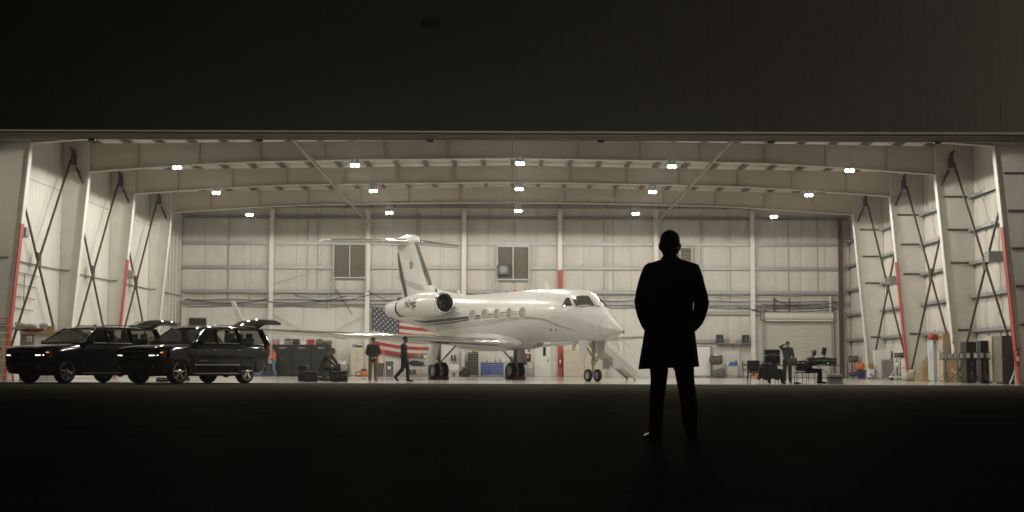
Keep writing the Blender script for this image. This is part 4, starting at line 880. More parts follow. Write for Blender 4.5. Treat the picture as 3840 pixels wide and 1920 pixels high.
# ------------------------------------------------------------------ people
def capsule(b, p0, p1, r0, r1, n=12):
    p0 = Vector(p0); p1 = Vector(p1); d = p1 - p0; L = max(d.length, 1e-4); d = d / L; rings = []
    for a in (-80, -50, -20, 0): rings.append((p0 + d * r0 * math.sin(R(a)), r0 * math.cos(R(a))))
    for a in (0, 20, 50, 80): rings.append((p1 + d * r1 * math.sin(R(a)), r1 * math.cos(R(a))))
    b.loft([b.ring(c, d, max(r, .002), n) for c, r in rings])
def remeshed(name, prims, mats, parent, voxel=.012, smooth_it=4):
    b = B()
    for p in prims:
        if p[0] == 'c': capsule(b, p[1], p[2], p[3], p[4])
        else: b.ell(p[1], p[2], 16, 12, ry=p[4] if len(p) > 4 else 0)
    me = b.mesh(name); fixn(me); o = bpy.data.objects.new(name, me); COL.objects.link(o)
    md = o.modifiers.new('remesh', 'REMESH'); md.mode = 'VOXEL'; md.voxel_size = voxel
    ms = o.modifiers.new('smooth', 'SMOOTH'); ms.iterations = smooth_it; ms.factor = .5
    dg = bpy.context.evaluated_depsgraph_get(); nm = bpy.data.meshes.new_from_object(o.evaluated_get(dg)); bpy.data.objects.remove(o)
    nm.materials.clear()
    for x in mats: nm.materials.append(x)
    nv = len(nm.polygons); cen = np.empty(nv * 3); nm.polygons.foreach_get('center', cen); cen = cen.reshape(-1, 3)
    best = np.full(nv, 1e9); idx = np.zeros(nv, int)
    for p in prims:
        mi = p[5] if p[0] == 'c' else p[3]
        if p[0] == 'c':
            a = np.array(p[1]); d = np.array(p[2]) - a; L2 = max(d @ d, 1e-8); t = np.clip((cen - a) @ d / L2, 0, 1); q = a + t[:, None] * d
            dist = np.linalg.norm(cen - q, axis=1) - (p[3] + (p[4] - p[3]) * t)
        else:
            r = np.array(p[2]); k = np.linalg.norm((cen - np.array(p[1])) / r, axis=1); dist = (k - 1) * r.min()
        mm_ = dist < best; best[mm_] = dist[mm_]; idx[mm_] = mi
    nm.polygons.foreach_set('material_index', idx.astype(np.int32)); nm.polygons.foreach_set('use_smooth', [True] * nv); nm.update()
    o = bpy.data.objects.new(name, nm); COL.objects.link(o); o.parent = parent; return o
def V(*a): return Vector(a)
def hand(prims, w_, d, mi=0, curl=.5, side=1):
    d = Vector(d).normalized(); w_ = Vector(w_); s = d.cross(Vector((0, 1, .2))).normalized() if abs(d.y) < .9 else Vector((1, 0, 0)); nrm = d.cross(s).normalized() * side
    prims.append(('c', tuple(w_), tuple(w_ + d * .07), .032, .036, mi))
    for i, L in enumerate((.062, .072, .068, .05)):
        p = w_ + d * .085 + s * (i - 1.5) * .019; q = p + d * L * .55 + nrm * L * .2 * curl * 2; e = q + d * L * .35 * (1 - curl * .5) + nrm * L * .5 * curl
        prims.append(('c', tuple(p), tuple(q), .010, .009, mi)); prims.append(('c', tuple(q), tuple(e), .009, .008, mi))
    p = w_ + d * .03 - s * .03; prims.append(('c', tuple(p), tuple(p + d * .05 - s * .025 + nrm * .02), .012, .010, mi))
# standard joints, facing -Y; metres for a 1.78 m person
def stand():
    return dict(head=V(0, -.02, 1.66), neck=V(0, .01, 1.50), chest=V(0, .02, 1.32), belly=V(0, .0, 1.10), pelvis=V(0, .01, .95),
        sL=V(.19, .02, 1.43), eL=V(.25, .04, 1.14), hL=V(.24, -.05, .90), sR=V(-.19, .02, 1.43), eR=V(-.25, .04, 1.14), hR=V(-.24, -.05, .90),
        pL=V(.095, .01, .92), kL=V(.11, -.02, .50), aL=V(.12, .03, .09), tL=V(.14, -.16, .04), pR=V(-.095, .01, .92), kR=V(-.11, -.02, .50), aR=V(-.12, .03, .09), tR=V(-.14, -.16, .04), look=V(0, -1, 0))
def person(label, J, cols, loc, rz, hairm=None, cap=None, sc=1., bulk=1., extra=None, voxel=.013, jacket=0., group=None):
    t = thing('person', label, 'person', loc, rz, group); t.scale = (sc,) * 3
    P = []
    lk = J['look'].normalized(); h = J['head']; side = Vector((0, 0, 1)).cross(lk).normalized()
    upv = (h - J['neck']).normalized()
    P.append(('e', tuple(h + lk * -.008 + V(0, 0, .015)), (.078, .092 if abs(lk.y) > .5 else .078, .108) if abs(lk.y) > .5 else (.092, .078, .108), 0))
    P.append(('e', tuple(h + lk * .035 + V(0, 0, -.06)), (.052, .052, .06), 0))
    P.append(('c', tuple(h + lk * .088 + V(0, 0, .01)), tuple(h + lk * .104 + V(0, 0, -.018)), .011, .013, 0))
    for s in (-1, 1): P.append(('e', tuple(h + side * s * .08 + V(0, 0, -.005)), (.014, .018, .03), 0))
    P.append(('c', tuple(J['neck'] + V(0, 0, -.03)), tuple(h + V(0, 0, -.05)), .056, .05, 0))
    bk = bulk
    P.append(('c', tuple(J['sL'].lerp(J['sR'], .1)), tuple(J['sR'].lerp(J['sL'], .1)), .072 * bk, .072 * bk, 1))
    P.append(('c', tuple(J['neck'] + V(0, 0, -.05)), tuple(J['chest']), .075, .10, 1))
    for a, c in (('sL', 'pL'), ('sR', 'pR')):
        P.append(('c', tuple(J[a].lerp(J['chest'], .45)), tuple(J[a].lerp(J['chest'], .45).lerp(J['belly'].lerp(J[c], .35), 1)), .105 * bk, .105 * bk, 1))
    P.append(('c', tuple(J['belly']), tuple(J['belly'].lerp(J['pelvis'], .8 + jacket)), .125 * bk, .135 * bk, 1))
    P.append(('c', tuple(J['pL'] + V(-.01, 0, .03)), tuple(J['pR'] + V(.01, 0, .03)), .105, .105, 2))
    for s in 'LR':
        P.append(('c', tuple(J['s' + s]), tuple(J['e' + s]), .062 * bk, .050 * bk, 1)); P.append(('c', tuple(J['e' + s]), tuple(J['e' + s].lerp(J['h' + s], .9)), .050 * bk, .038 * bk, 1))
        hand(P, J['h' + s], (J['h' + s] - J['e' + s]), 0, .5)
        P.append(('c', tuple(J['p' + s]), tuple(J['k' + s]), .100, .082, 2)); P.append(('c', tuple(J['k' + s]), tuple(J['a' + s]), .082, .066, 2))
        f = (J['t' + s] - J['a' + s]); P.append(('c', tuple(J['a' + s] + V(0, 0, -.035) - f * .1), tuple(J['a' + s].lerp(J['t' + s], .6) + V(0, 0, -.012)), .05, .043, 3)); P.append(('c', tuple(J['a' + s].lerp(J['t' + s], .6) + V(0, 0, -.012)), tuple(J['t' + s]), .043, .036, 3))
    if extra: P += extra
    remeshed('body', P, cols, t, voxel)
    if hairm:
        b = B(); b.ell(tuple(h - lk * .018 + V(0, 0, .035)), (.086, .098, .098) if abs(lk.y) > .5 else (.098, .086, .098), 18, 12); mk('hair', b, hairm, t, smooth=60)
    if cap:
        b = B(); c0 = h + V(0, 0, .045) - lk * .01
        b.lathe(tuple(c0), (0, 0, 1), [(-.01, .100), (.03, .100), (.06, .086), (.082, .05), (.09, .002)], 20); mk('cap', b, cap, t, smooth=60)
        b = B(); rs = []
        for a in np.linspace(-1, 1, 9):
            base = c0 + lk * .09 * math.cos(a) + side * .088 * math.sin(a); tip = c0 + lk * (.09 + .075 * math.cos(a * 1.3)) + side * .078 * math.sin(a) + V(0, 0, -.018)
            rs.append([base + V(0, 0, .004), tip + V(0, 0, .003), tip - V(0, 0, .004), base - V(0, 0, .006)])
        b.loft(rs); mk('cap_brim', b, cap, t, smooth=60)
    return t
c_ = lambda nm, *rgb: mat(nm, rgb, .85, var=.18, scale=14, bump=.15, bscale=30)
hair1 = c_('dark_hair', .012, .010, .008)
# 1 cap man with olive jacket
J = stand(); J.update(eL=V(.26, .03, 1.15), hL=V(.10, -.20, .98), eR=V(-.26, .03, 1.15), hR=V(-.06, -.20, .97)); J['look'] = V(.25, -1, 0)
t = person('man in dark olive jacket, khaki trousers and cap standing with hands joined', J, [skin, c_('olive_jacket', .028, .024, .015), c_('khaki_trousers', .15, .115, .07), c_('tan_boots', .16, .11, .05)], (*G(1398, 1431.5), .006), R(8), cap=c_('dark_cap', .03, .028, .02), sc=1.02, bulk=1.22, jacket=.2)
# 2 walking man
J = stand(); J.update(head=V(0, -.05, 1.66), pL=V(.09, 0, .93), kL=V(.09, -.12, .52), aL=V(.1, -.13, .10), tL=V(.1, -.32, .045), kR=V(-.09, .04, .52), aR=V(-.09, .32, .20), tR=V(-.09, .22, .055), eL=V(.22, .12, 1.15), hL=V(.2, .08, .88), eR=V(-.22, -.02, 1.14), hR=V(-.22, -.16, .92))
t = person('man in dark shirt and black trousers walking to the right under the wing', J, [darkskin, c_('charcoal_shirt', .012, .012, .012), c_('black_trousers', .010, .010, .010), c_('black_shoes', .008, .008, .008)], (*G(1515, 1433.5), .006), R(82), hairm=hair1, sc=1.03, bulk=1.1)
# 3 kneeling man
J = stand()
J.update(pelvis=V(0, .16, .52), belly=V(0, .10, .68), chest=V(0, -.08, .92), neck=V(0, -.24, 1.07), head=V(0, -.34, 1.17), sL=V(.19, -.18, 1.02), sR=V(-.19, -.18, 1.02), eL=V(.24, -.38, .78), hL=V(.16, -.52, .58), eR=V(-.24, -.36, .76), hR=V(-.14, -.54, .60),
    pL=V(.10, .16, .50), kL=V(.14, -.26, .50), aL=V(.14, -.20, .09), tL=V(.15, -.40, .045), pR=V(-.10, .16, .50), kR=V(-.14, -.18, .09), aR=V(-.14, .26, .12), tR=V(-.14, .36, .05), look=V(0, -1, -.35))
t = person('man in green shirt and cap kneeling over open black cases', J, [skin, c_('green_shirt', .045, .05, .022), c_('olive_trousers', .045, .042, .028), c_('brown_boots', .08, .06, .035)], (*G(1215, 1432), .006), R(75), cap=c_('brown_cap', .06, .05, .035), sc=1.05, bulk=1.15)
# 4 vest man at the back
J = stand(); J.update(eL=V(.22, -.05, 1.13), hL=V(.14, -.28, 1.10), eR=V(-.22, -.06, 1.13), hR=V(-.12, -.28, 1.08), aL=V(.12, .16, .12), tL=V(.13, 0, .045))
t = person('man in orange safety vest and blue jeans at the black lockers', J, [skin, c_('orange_vest', .70, .17, .10), c_('blue_jeans', .12, .19, .30), c_('brown_shoes', .2, .12, .07)], (X(1026, 85.6), 85.6, .006), R(-75), hairm=hair1, sc=.98, bulk=1.1)
# 5 standing at the table, hand to head
J = stand(); J.update(head=V(.02, -.10, 1.62), neck=V(0, -.03, 1.50), eR=V(-.30, -.16, 1.52), hR=V(-.14, -.08, 1.60), eL=V(.26, -.02, 1.15), hL=V(.22, -.2, .98), look=V(.2, -1, -.4))
t = person('man in dark jacket standing behind the table with a hand to his head', J, [skin, c_('slate_jacket', .040, .042, .040), c_('black_trousers', .01, .01, .01), c_('black_shoes', .008, .008, .008)], (*G(2953, 1437), .006), R(-5), hairm=hair1, sc=.98, bulk=1.12)
# seated figures
def seated(lean=0., feet=0.):
    J = stand(); dz = -.46
    for k in ('head', 'neck', 'chest', 'belly', 'pelvis', 'sL', 'eL', 'hL', 'sR', 'eR', 'hR'): J[k] = J[k] + V(0, 0, dz)
    J.update(pL=V(.11, .0, .50), pR=V(-.11, 0, .50), pelvis=V(0, .03, .52), kL=V(.17, -.42, .50), kR=V(-.17, -.42, .50), aL=V(.17, -.40 + feet, .09), aR=V(-.17, -.38 - feet, .09), tL=V(.18, -.60 + feet, .045), tR=V(-.18, -.58 - feet, .045))
    for k in ('head', 'neck', 'chest', 'sL', 'sR'): J[k] = J[k] + V(0, -lean * (J[k].z - .55), 0)
    J['eL'] = V(.26, -.16, .76); J['hL'] = V(.18, -.42, .78); J['eR'] = V(-.26, -.16, .76); J['hR'] = V(-.18, -.42, .78)
    return J
J = seated(.28, .05)
seatR = G(3048, 1440); t = person('man in grey jacket and beige cap seated at the table facing right', J, [skin, c_('grey_jacket', .075, .070, .062), c_('dark_trousers', .015, .014, .013), c_('black_shoes', .008, .008, .008)], (seatR[0] - .15, seatR[1], .006), R(78), cap=c_('beige_cap', .38, .30, .2), bulk=1.15, sc=1.03)
J = seated(.05, .0); J['kL'] = V(.30, -.38, .50); J['aL'] = V(.36, -.34, .09); J['tL'] = V(.42, -.52, .045); J['kR'] = V(-.22, -.40, .5)
seatL = G(2893, 1440); t = person('person in dark clothes seated behind the upright black case', J, [skin, c_('dark_clothes', .018, .017, .015), c_('dark_clothes2', .013, .013, .012), c_('black_shoes', .008, .008, .008)], (seatL[0], seatL[1] + .1, .006), R(5), hairm=hair1, bulk=1.15)
# crouched behind the SUV, only the boots show under it
J = stand(); J.update(pelvis=V(0, .16, .42), belly=V(0, .10, .58), chest=V(0, -.06, .82), neck=V(0, -.18, .98), head=V(0, -.26, 1.10), sL=V(.19, -.12, .92), sR=V(-.19, -.12, .92), eL=V(.24, -.34, .72), hL=V(.16, -.5, .66), eR=V(-.24, -.34, .7), hR=V(-.14, -.52, .68),
    pL=V(.10, .16, .40), kL=V(.16, -.28, .52), aL=V(.14, -.05, .09), tL=V(.15, -.25, .045), pR=V(-.10, .16, .40), kR=V(-.16, -.24, .5), aR=V(-.14, .02, .09), tR=V(-.14, -.18, .045))
t = person('crouching person hidden behind the front SUV, brown boots showing underneath', J, [skin, MATS['olive_jacket'], MATS['olive_trousers'], MATS['brown_boots']], (*G(706, 1430.5), .006), R(-70), hairm=hair1)

# ------------------------------------------------------------------ the man in the overcoat, back to the camera
mg = G(2518, 1655); MS = FPX / math.hypot(mg[1], 0)     # pixels per metre there
man = thing('person', 'man in a black overcoat seen from behind, alone on the dark apron', 'person', (mg[0], mg[1], .004), math.pi)
# local: x mirrored (his left is image left); local -Y looks into the hangar
coatm = mat('black_wool', (.010, .0095, .009), .9, var=.15, scale=20, bump=.2, bscale=60); suitm = mat('black_suit', (.008, .008, .008), .85, var=.1, scale=20)
def px(u, v): return (-(u - 2518) / 429.0, .65 - (v - 1376.0) / 429.0)       # local x, z
P = []
hx, hz = px(2515, 912)
P += [('e', (hx, .0, hz + .005), (.083, .10, .105), 0), ('e', (hx, -.04, hz - .07), (.060, .06, .065), 0), ('c', (hx, -.10, hz - .005), (hx, -.118, hz - .03), .012, .014, 0), ('c', (hx - .02, -.098, hz - .075), (hx + .02, -.098, hz - .075), .008, .008, 0), ('c', (hx, -.09, hz - .11), (hx, -.085, hz - .115), .02, .02, 0), ('e', (hx, .022, hz - .040), (.082, .082, .082), 0)]
for s in (-1, 1):
    P += [('e', (hx + s * .089, .014, hz - .024), (.012, .021, .033), 0), ('e', (hx + s * .094, .022, hz - .014), (.009, .013, .02), 0), ('c', (hx + s * .035, -.086, hz + .02), (hx + s * .04, -.086, hz + .02), .013, .013, 0)]
P += [('c', (hx, .015, 1.47), (hx, .0, hz - .05), .064, .064, 0), ('c', (hx, .01, 1.40), (hx, .02, 1.0), .15, .15, 1), ('c', (-.15, .0, 1.43), (.15, 0, 1.43), .08, .08, 1), ('c', (-.07, .0, .95), (.07, 0, .95), .13, .13, 1)]
legs = {1: [(2475, 1390), (2468, 1480), (2462, 1560), (2458, 1625)], -1: [(2563, 1390), (2574, 1480), (2585, 1560), (2592, 1628)]}
for s in (1, -1):
    q = [px(*a) for a in legs[s]]
    for a, c, r0, r1 in ((0, 1, .085, .072), (1, 2, .07, .06), (2, 3, .06, .055)): P.append(('c', (q[a][0], .0, q[a][1]), (q[c][0], .01 * c, q[c][1]), r0 * .9, r1 * .9, 1))
    P.append(('c', (q[0][0] * .7, 0, .95), (q[0][0], 0, q[0][1]), .09, .072, 1))
    sx, ez = s * .215, 1.22
    P += [('c', (s * .19, 0, 1.46), (s * .285, .05, 1.22), .05, .045, 1), ('c', (s * .285, .05, 1.22), (s * .20, -.08, 1.0), .045, .035, 1)]
    hand(P, (s * .195, -.09, .99), (-s * .25, -.5, -.6), 0, .7, 1)
remeshed('body', P, [skin, suitm], man, .009, 4)
b = B(); b.ell((hx, .018, hz + .022), (.089, .101, .095), 28, 20)
import bmesh as _bm
hair = mk('hair', b, mat('grey_hair', (.035, .030, .025), .6, var=.4, scale=60, bump=.6, bscale=120), man, smooth=60)
me = hair.data
for v in me.vertices:
    d = Vector(((v.co.x - hx) / .089, (v.co.y - .018) / .101, (v.co.z - hz - .022) / .095)); q = (abs(d.x) ** 2.3 + abs(d.y) ** 2.3 + abs(d.z) ** 2.3) ** (-1 / 2.3) if d.length > .01 else 1
    d *= q; v.co = Vector((hx + d.x * .0875, .018 + d.y * .10, hz + .022 + d.z * .095))
for v in me.vertices:
    co = v.co
    if co.y < -.02 and co.z < hz + .06: co.y = -.02 + (co.y + .02) * .2
    q = max(0., (hz + .0 - co.z) / .08)
    if q > 0: co.x = hx + (co.x - hx) * (1 - .13 * min(1, q)); co.y = .018 + (co.y - .018) * (1 - .14 * min(1, q))
    k = .0035 * math.sin(co.x * 190 + co.z * 70) * math.sin(co.y * 160 + co.z * 110); co += v.normal * k
b = B(); rr = random.Random(5)
for i in range(150):
    a = rr.uniform(0, 2 * math.pi); e = rr.uniform(.3, 1.45); d = Vector((math.cos(a) * math.cos(e), abs(math.sin(a)) * math.cos(e) if rr.random() < .7 else math.sin(a) * math.cos(e), math.sin(e)))
    p = Vector((hx + d.x * .083, .018 + d.y * .097, hz + .022 + d.z * .097)); q = p + Vector((d.x * .006 + rr.uniform(-.012, .012), d.y * .006 + .01, d.z * .008 + rr.uniform(-.003, .006)))
    b.cyl(p - d * .004, q, .0016, .0004, 4)
tag(mk('hair_strands', b, MATS['grey_hair'], hair), None, None, kind='stuff')
# coat: lofted skirt and torso
prof = [  # v, left u, right u, half depth
    (964, 2490, 2549, .075), (971, 2482, 2558, .085), (979, 2458, 2584, .095), (986, 2434, 2610, .105), (992, 2421, 2625, .112), (1010, 2420, 2626, .125), (1060, 2423, 2618, .142), (1120, 2428, 2603, .146), (1180, 2426, 2600, .142), (1235, 2419, 2607, .148), (1290, 2410, 2613, .158), (1340, 2401, 2619, .165), (1381, 2394, 2623, .172)]
b = B(); rings = []; nn = 40
for k, (v, ul, ur, dp) in enumerate(prof):
    xl, z = px(ul, v); xr, _ = px(ur, v); cx = (xl + xr) / 2; hw = (xl - xr) / 2; row = []
    for i in range(nn):
        a = 2 * math.pi * i / nn; ca, sa = math.cos(a), math.sin(a); ex = .72
        fold = 1 + (.02 * math.sin(a * 7 + 1) * max(0, (k - 7) / 5))
        x = cx + hw * math.copysign(abs(ca) ** ex, ca); y = .01 + dp * math.copysign(abs(sa) ** .85, sa) * fold
        zz = z - (.012 * math.cos(a) if k == len(prof) - 1 else 0)
        row.append(Vector((x, y, zz)))
    rings.append(row)
b.loft(rings, cap=False)
coat = mk('overcoat', b, coatm, man, smooth=60)
md = coat.modifiers.new('thick', 'SOLIDIFY'); md.thickness = .012; md.offset = -1
b = B(); x0, z0 = px(2510, 1375); b.box((px(2520, 1372)[0], .176, .80), (.010, .014, .36)); b.box((px(2532, 1389)[0], .17, .655), (.022, .012, .05)); mk('vent_flap', b, coatm, coat)
b = B(); b.loft([[Vector((hx + r_ * math.cos(a) * 1.0, .012 + r_ * math.sin(a) * 1.05, z_)) for a in np.linspace(0, 2 * math.pi, 24, endpoint=False)] for r_, z_ in ((.098, 1.51), (.084, 1.57), (.0735, 1.618), (.069, 1.614), (.076, 1.53))], cap=False); mk('collar', b, coatm, coat, smooth=60)
def sleeve(s, pts):
    rings = []
    for i, (u, v, r_, y) in enumerate(pts):
        x, z = px(u, v); x1, z1 = px(*pts[min(i + 1, len(pts) - 1)][:2]); x_, z_ = px(*pts[max(i - 1, 0)][:2])
        y1 = pts[min(i + 1, len(pts) - 1)][3]; y_ = pts[max(i - 1, 0)][3]; ax = Vector((x1 - x_, y1 - y_, z1 - z_)).normalized()
        e1 = ax.cross(Vector((0, 1, 0))).normalized(); e2 = ax.cross(e1)
        rings.append([Vector((x, y, z)) + (e1 * math.cos(q) * r_ + e2 * math.sin(q) * r_ * 1.05) * (1 + .035 * math.sin(3 * q + i * 1.9)) for q in np.linspace(0, 2 * math.pi, 22, endpoint=False)])
    b = B(); b.loft(rings); o = mk('sleeve', b, coatm, coat, smooth=60)
sleeve(1, [(2456, 993, .02, .0), (2451, 997, .050, .0), (2444, 1008, .069, .0), (2432, 1040, .073, .01), (2424, 1075, .075, .02), (2416, 1105, .076, .04), (2413, 1126, .078, .05), (2414, 1150, .075, .04), (2420, 1175, .073, .01), (2428, 1198, .070, -.03), (2437, 1216, .065, -.07), (2446, 1232, .055, -.10)])
sleeve(-1, [(2590, 998, .02, .0), (2595, 1002, .050, .0), (2601, 1012, .069, .0), (2611, 1045, .071, .01), (2620, 1080, .070, .02), (2627, 1112, .068, .04), (2631, 1137, .067, .05), (2630, 1158, .062, .04), (2625, 1180, .061, .01), (2616, 1202, .060, -.03), (2603, 1221, .058, -.07), (2590, 1237, .05, -.10)])
# trousers
for s in (1, -1):
    if s > 0: L = [(1370, 2436, 2503), (1420, 2440, 2500), (1445, 2439, 2496), (1470, 2436, 2492), (1520, 2435, 2491), (1570, 2433, 2488), (1610, 2431, 2484), (1632, 2432, 2478)]
    else: L = [(1370, 2530, 2604), (1420, 2538, 2605), (1445, 2544, 2607), (1470, 2548, 2611), (1520, 2552, 2618), (1570, 2556, 2619), (1610, 2565, 2618), (1632, 2572, 2615)]
    b = B(); rings = []
    for k, (v, ul, ur) in enumerate(L):
        xl, z = px(ul, v); xr, _ = px(ur, v); rings.append([Vector(((xl + xr) / 2 + (xl - xr) / 2 * math.cos(a), .01 + (.085 - .004 * k) * math.sin(a) * (1 + .04 * math.sin(3 * a + k)), z)) for a in np.linspace(0, 2 * math.pi, 22, endpoint=False)])
    b.loft(rings, cap=False); o = mk('trouser_leg', b, suitm, man, smooth=60); md = o.modifiers.new('thick', 'SOLIDIFY'); md.thickness = .006
    # shoe
    shoem = mat('polished_leather', (.010, .009, .008), .16, var=.1, coat=.6)
    hxs, hzs = px(2462 if s > 0 else 2600, 1640); ang_ = R(14) if s > 0 else R(-8)
    b = B(); rings = []
    for d, w_, h_, z_ in ((-.055, .012, .03, .035), (-.05, .030, .045, .045), (.0, .038, .055, .055), (.07, .042, .048, .048), (.13, .048, .034, .036), (.19, .050, .028, .031), (.235, .040, .024, .027), (.262, .014, .012, .022)):
        c0 = Vector((hxs, -.02, 0)) + Vector((math.sin(ang_) * d, -math.cos(ang_) * d, z_)); sd = Vector((math.cos(ang_), math.sin(ang_), 0))
        rings.append([c0 + sd * w_ * math.cos(a) + Vector((0, 0, 1)) * h_ * math.sin(a) for a in np.linspace(0, 2 * math.pi, 18, endpoint=False)])
    b.loft(rings); sh = mk('shoe', b, shoem, man, smooth=60)
    b = B(); c0 = Vector((hxs, -.02, .014)); b.box(c0 + Vector((math.sin(ang_) * -.015, math.cos(ang_) * .015, 0)), (.066, .07, .028), rz=ang_); mk('heel', b, blackp, sh)
# ------------------------------------------------------------------ props
def place(u0, u1, v0, v1, D=None):
    if D is None: x, D = G((u0 + u1) / 2, v1)
    s = FPX / D; a = at((u0 + u1) / 2, v1, D)
    return (a.x, D, .007), (u1 - u0) / s, (v1 - v0) / s
def cabinet(loc, rz, w_, d, h, mt, label, cat='cabinet', doors=2, name='cabinet', handle=None, group=None, emblem=None, louver=False, side=None):
    t = thing(name, label, cat, loc, rz, group)
    b = B(); b.bb(-w_ / 2, w_ / 2, -d / 2 + .02, d / 2, .06, h); b.bb(-w_ / 2 + .03, w_ / 2 - .03, -d / 2 + .05, d / 2 - .03, 0, .06); mk('carcass', b, side or mt, t, bevel=.006)
    dw = w_ / doors
    for i in range(doors):
        x0 = -w_ / 2 + i * dw; b = B(); b.bb(x0 + .006, x0 + dw - .006, -d / 2 - .002, -d / 2 + .019, .08, h - .02); dr = mk('door', b, mt, t, bevel=.004)
        hx_ = x0 + dw - .07 if i % 2 == 0 else x0 + .07; b = B(); b.tube([(hx_, -d / 2, h * .52), (hx_, -d / 2 - .04, h * .52 + .02), (hx_, -d / 2 - .04, h * .52 + .14), (hx_, -d / 2, h * .52 + .16)], .009, 6); mk('handle', b, handle or greym, dr)
        if louver:
            for k in range(11):
                b = B(); z = .2 + k * (h - .4) / 10; b.box((x0 + dw / 2, -d / 2 - .008, z), (dw - .12, .03, .07), rx=R(30)); mk('slat', b, mt, dr)
        if emblem:
            b = B(); cz = h * .68; b.tube([(x0 + dw / 2 + .07 * math.cos(a), -d / 2 - .008, cz + .17 * math.sin(a)) for a in np.linspace(0, 2 * math.pi, 18)], .008, 5); b.cyl((x0 + dw / 2, -d / 2 - .008, .3), (x0 + dw / 2, -d / 2 - .008, cz - .17), .006, n=5); mk('oval_emblem', b, emblem, dr)
    return t
def drawers(loc, rz, w_, d, h, mt, label, n_=6, split=False, top=None, name='tool_chest', cat='tool chest', face=None):
    t = thing(name, label, cat, loc, rz)
    b = B(); b.bb(-w_ / 2, w_ / 2, -d / 2 + .025, d / 2, .12, h); mk('carcass', b, mt, t, bevel=.008)
    if top: b = B(); b.bb(-w_ / 2 - .02, w_ / 2 + .02, -d / 2 - .02, d / 2 + .02, h, h + .045); mk('worktop', b, top, t, bevel=.006)
    for i in range(n_):
        z0 = .15 + i * (h - .2) / n_; z1 = z0 + (h - .2) / n_ - .02
        cols = [(-w_ / 2 + .02, w_ / 2 - .02)] if not split or i == n_ - 1 else [(-w_ / 2 + .02, -w_ * .15), (-w_ * .15 + .02, w_ / 2 - .02)]
        for x0, x1 in cols:
            b = B(); b.bb(x0, x1, -d / 2, -d / 2 + .024, z0, z1); dr = mk('drawer', b, face or mt, t, bevel=.004)
            b = B(); b.bb(x0 + .03, x1 - .03, -d / 2 - .025, -d / 2 - .001, z1 - .045, z1 - .015); mk('handle', b, alu, dr)
    for sx in (-1, 1):
        for sy in (-1, 1): b = B(); b.lathe((sx * (w_ / 2 - .08) - .02, sy * (d / 2 - .08), .06), (1, 0, 0), [(0, .055), (.04, .055)], 12); b.bb(sx * (w_ / 2 - .08) - .03, sx * (w_ / 2 - .08) + .03, sy * (d / 2 - .08) - .03, sy * (d / 2 - .08) + .03, .10, .125); mk('caster', b, blackp, t)
    return t
def case(loc, rz, w_, d, h, label, mt=None, upright=False, patch_=None, name='equipment_case', cat='case', wheels=False):
    mt = mt or blackp; t = thing(name, label, cat, loc, rz)
    hs = h * .62
    b = B(); b.bb(-w_ / 2, w_ / 2, -d / 2, d / 2, .01, hs - .006); mk('shell', b, mt, t, bevel=.03)
    b = B(); b.bb(-w_ / 2, w_ / 2, -d / 2, d / 2, hs + .006, h); mk('lid', b, mt, t, bevel=.03)
    for k in (-.3, .3):
        b = B(); b.bb(k * w_ - .03, k * w_ + .03, -d / 2 - .018, -d / 2 + .005, hs - .06, hs + .05); mk('latch', b, dgrey, t, bevel=.005)
    b = B(); b.tube([(-.09, -d / 2, hs - .09), (-.08, -d / 2 - .05, hs - .1), (.08, -d / 2 - .05, hs - .1), (.09, -d / 2, hs - .09)], .013, 6); mk('handle', b, dgrey, t)
    for k in (-.42, -.15, .15, .42): b = B(); b.bb(k * w_ - .012, k * w_ + .012, -d / 2 - .010, -d / 2 + .004, .05, hs - .12); mk('rib', b, mt, t)
    if patch_: b = B(); b.bb(-w_ * .2, w_ * .2, -d / 2 - .011, -d / 2 - .002, h * .58, h * .74); mk('label_plate', b, patch_, t)
    return t
def carton(loc, rz, w_, d, h, label, mt=None, mark=None, name='cardboard_box', cat='box'):
    mt = mt or card; t = thing(name, label, cat, loc, rz); b = B(); b.bb(-w_ / 2, w_ / 2, -d / 2, d / 2, 0, h); mk('box_body', b, mt, t, bevel=.006)
    b = B(); b.bb(-w_ / 2 - .003, w_ / 2 + .003, -.03, .03, h, h + .003); b.bb(-.03, .03, -d / 2 - .003, -d / 2, h * .6, h + .002); mk('tape', b, tan, t)
    if mark: b = B(); b.bb(-w_ * .3, w_ * .3, -d / 2 - .003, -d / 2 - .001, h * .25, h * .6); mk('print', b, mark, t)
    return t
def bin_(loc, rz, w_, d, h, mt, label, lid=None, name='plastic_bin', cat='bin', wheels=False):
    t = thing(name, label, cat, loc, rz); b = B(); k = .86
    b.loft([[Vector((sx * w_ / 2 * q, sy * d / 2 * q, z)) for sx, sy in ((-1, -1), (1, -1), (1, 1), (-1, 1))] for q, z in ((k, 0), (1, h), (.95, h), (k * .94, .03))]); mk('tub', b, mt, t, bevel=.01)
    b = B(); b.bb(-w_ / 2 - .02, w_ / 2 + .02, -d / 2 - .02, d / 2 + .02, h - .03, h - .002); mk('rim', b, lid or mt, t, bevel=.006)
    if lid: b = B(); b.loft([[Vector((sx * w_ / 2 * q, sy * d / 2 * q, z)) for sx, sy in ((-1, -1), (1, -1), (1, 1), (-1, 1))] for q, z in ((1.02, h), (1.02, h + .03), (.8, h + .07))]); mk('lid', b, lid, t)
    if wheels:
        for sx in (-1, 1): b = B(); b.lathe((sx * w_ * .4, d * .42, .09), (1, 0, 0), [(-.02, .09), (.02, .09)], 14); mk('wheel', b, rubber, t)
    return t
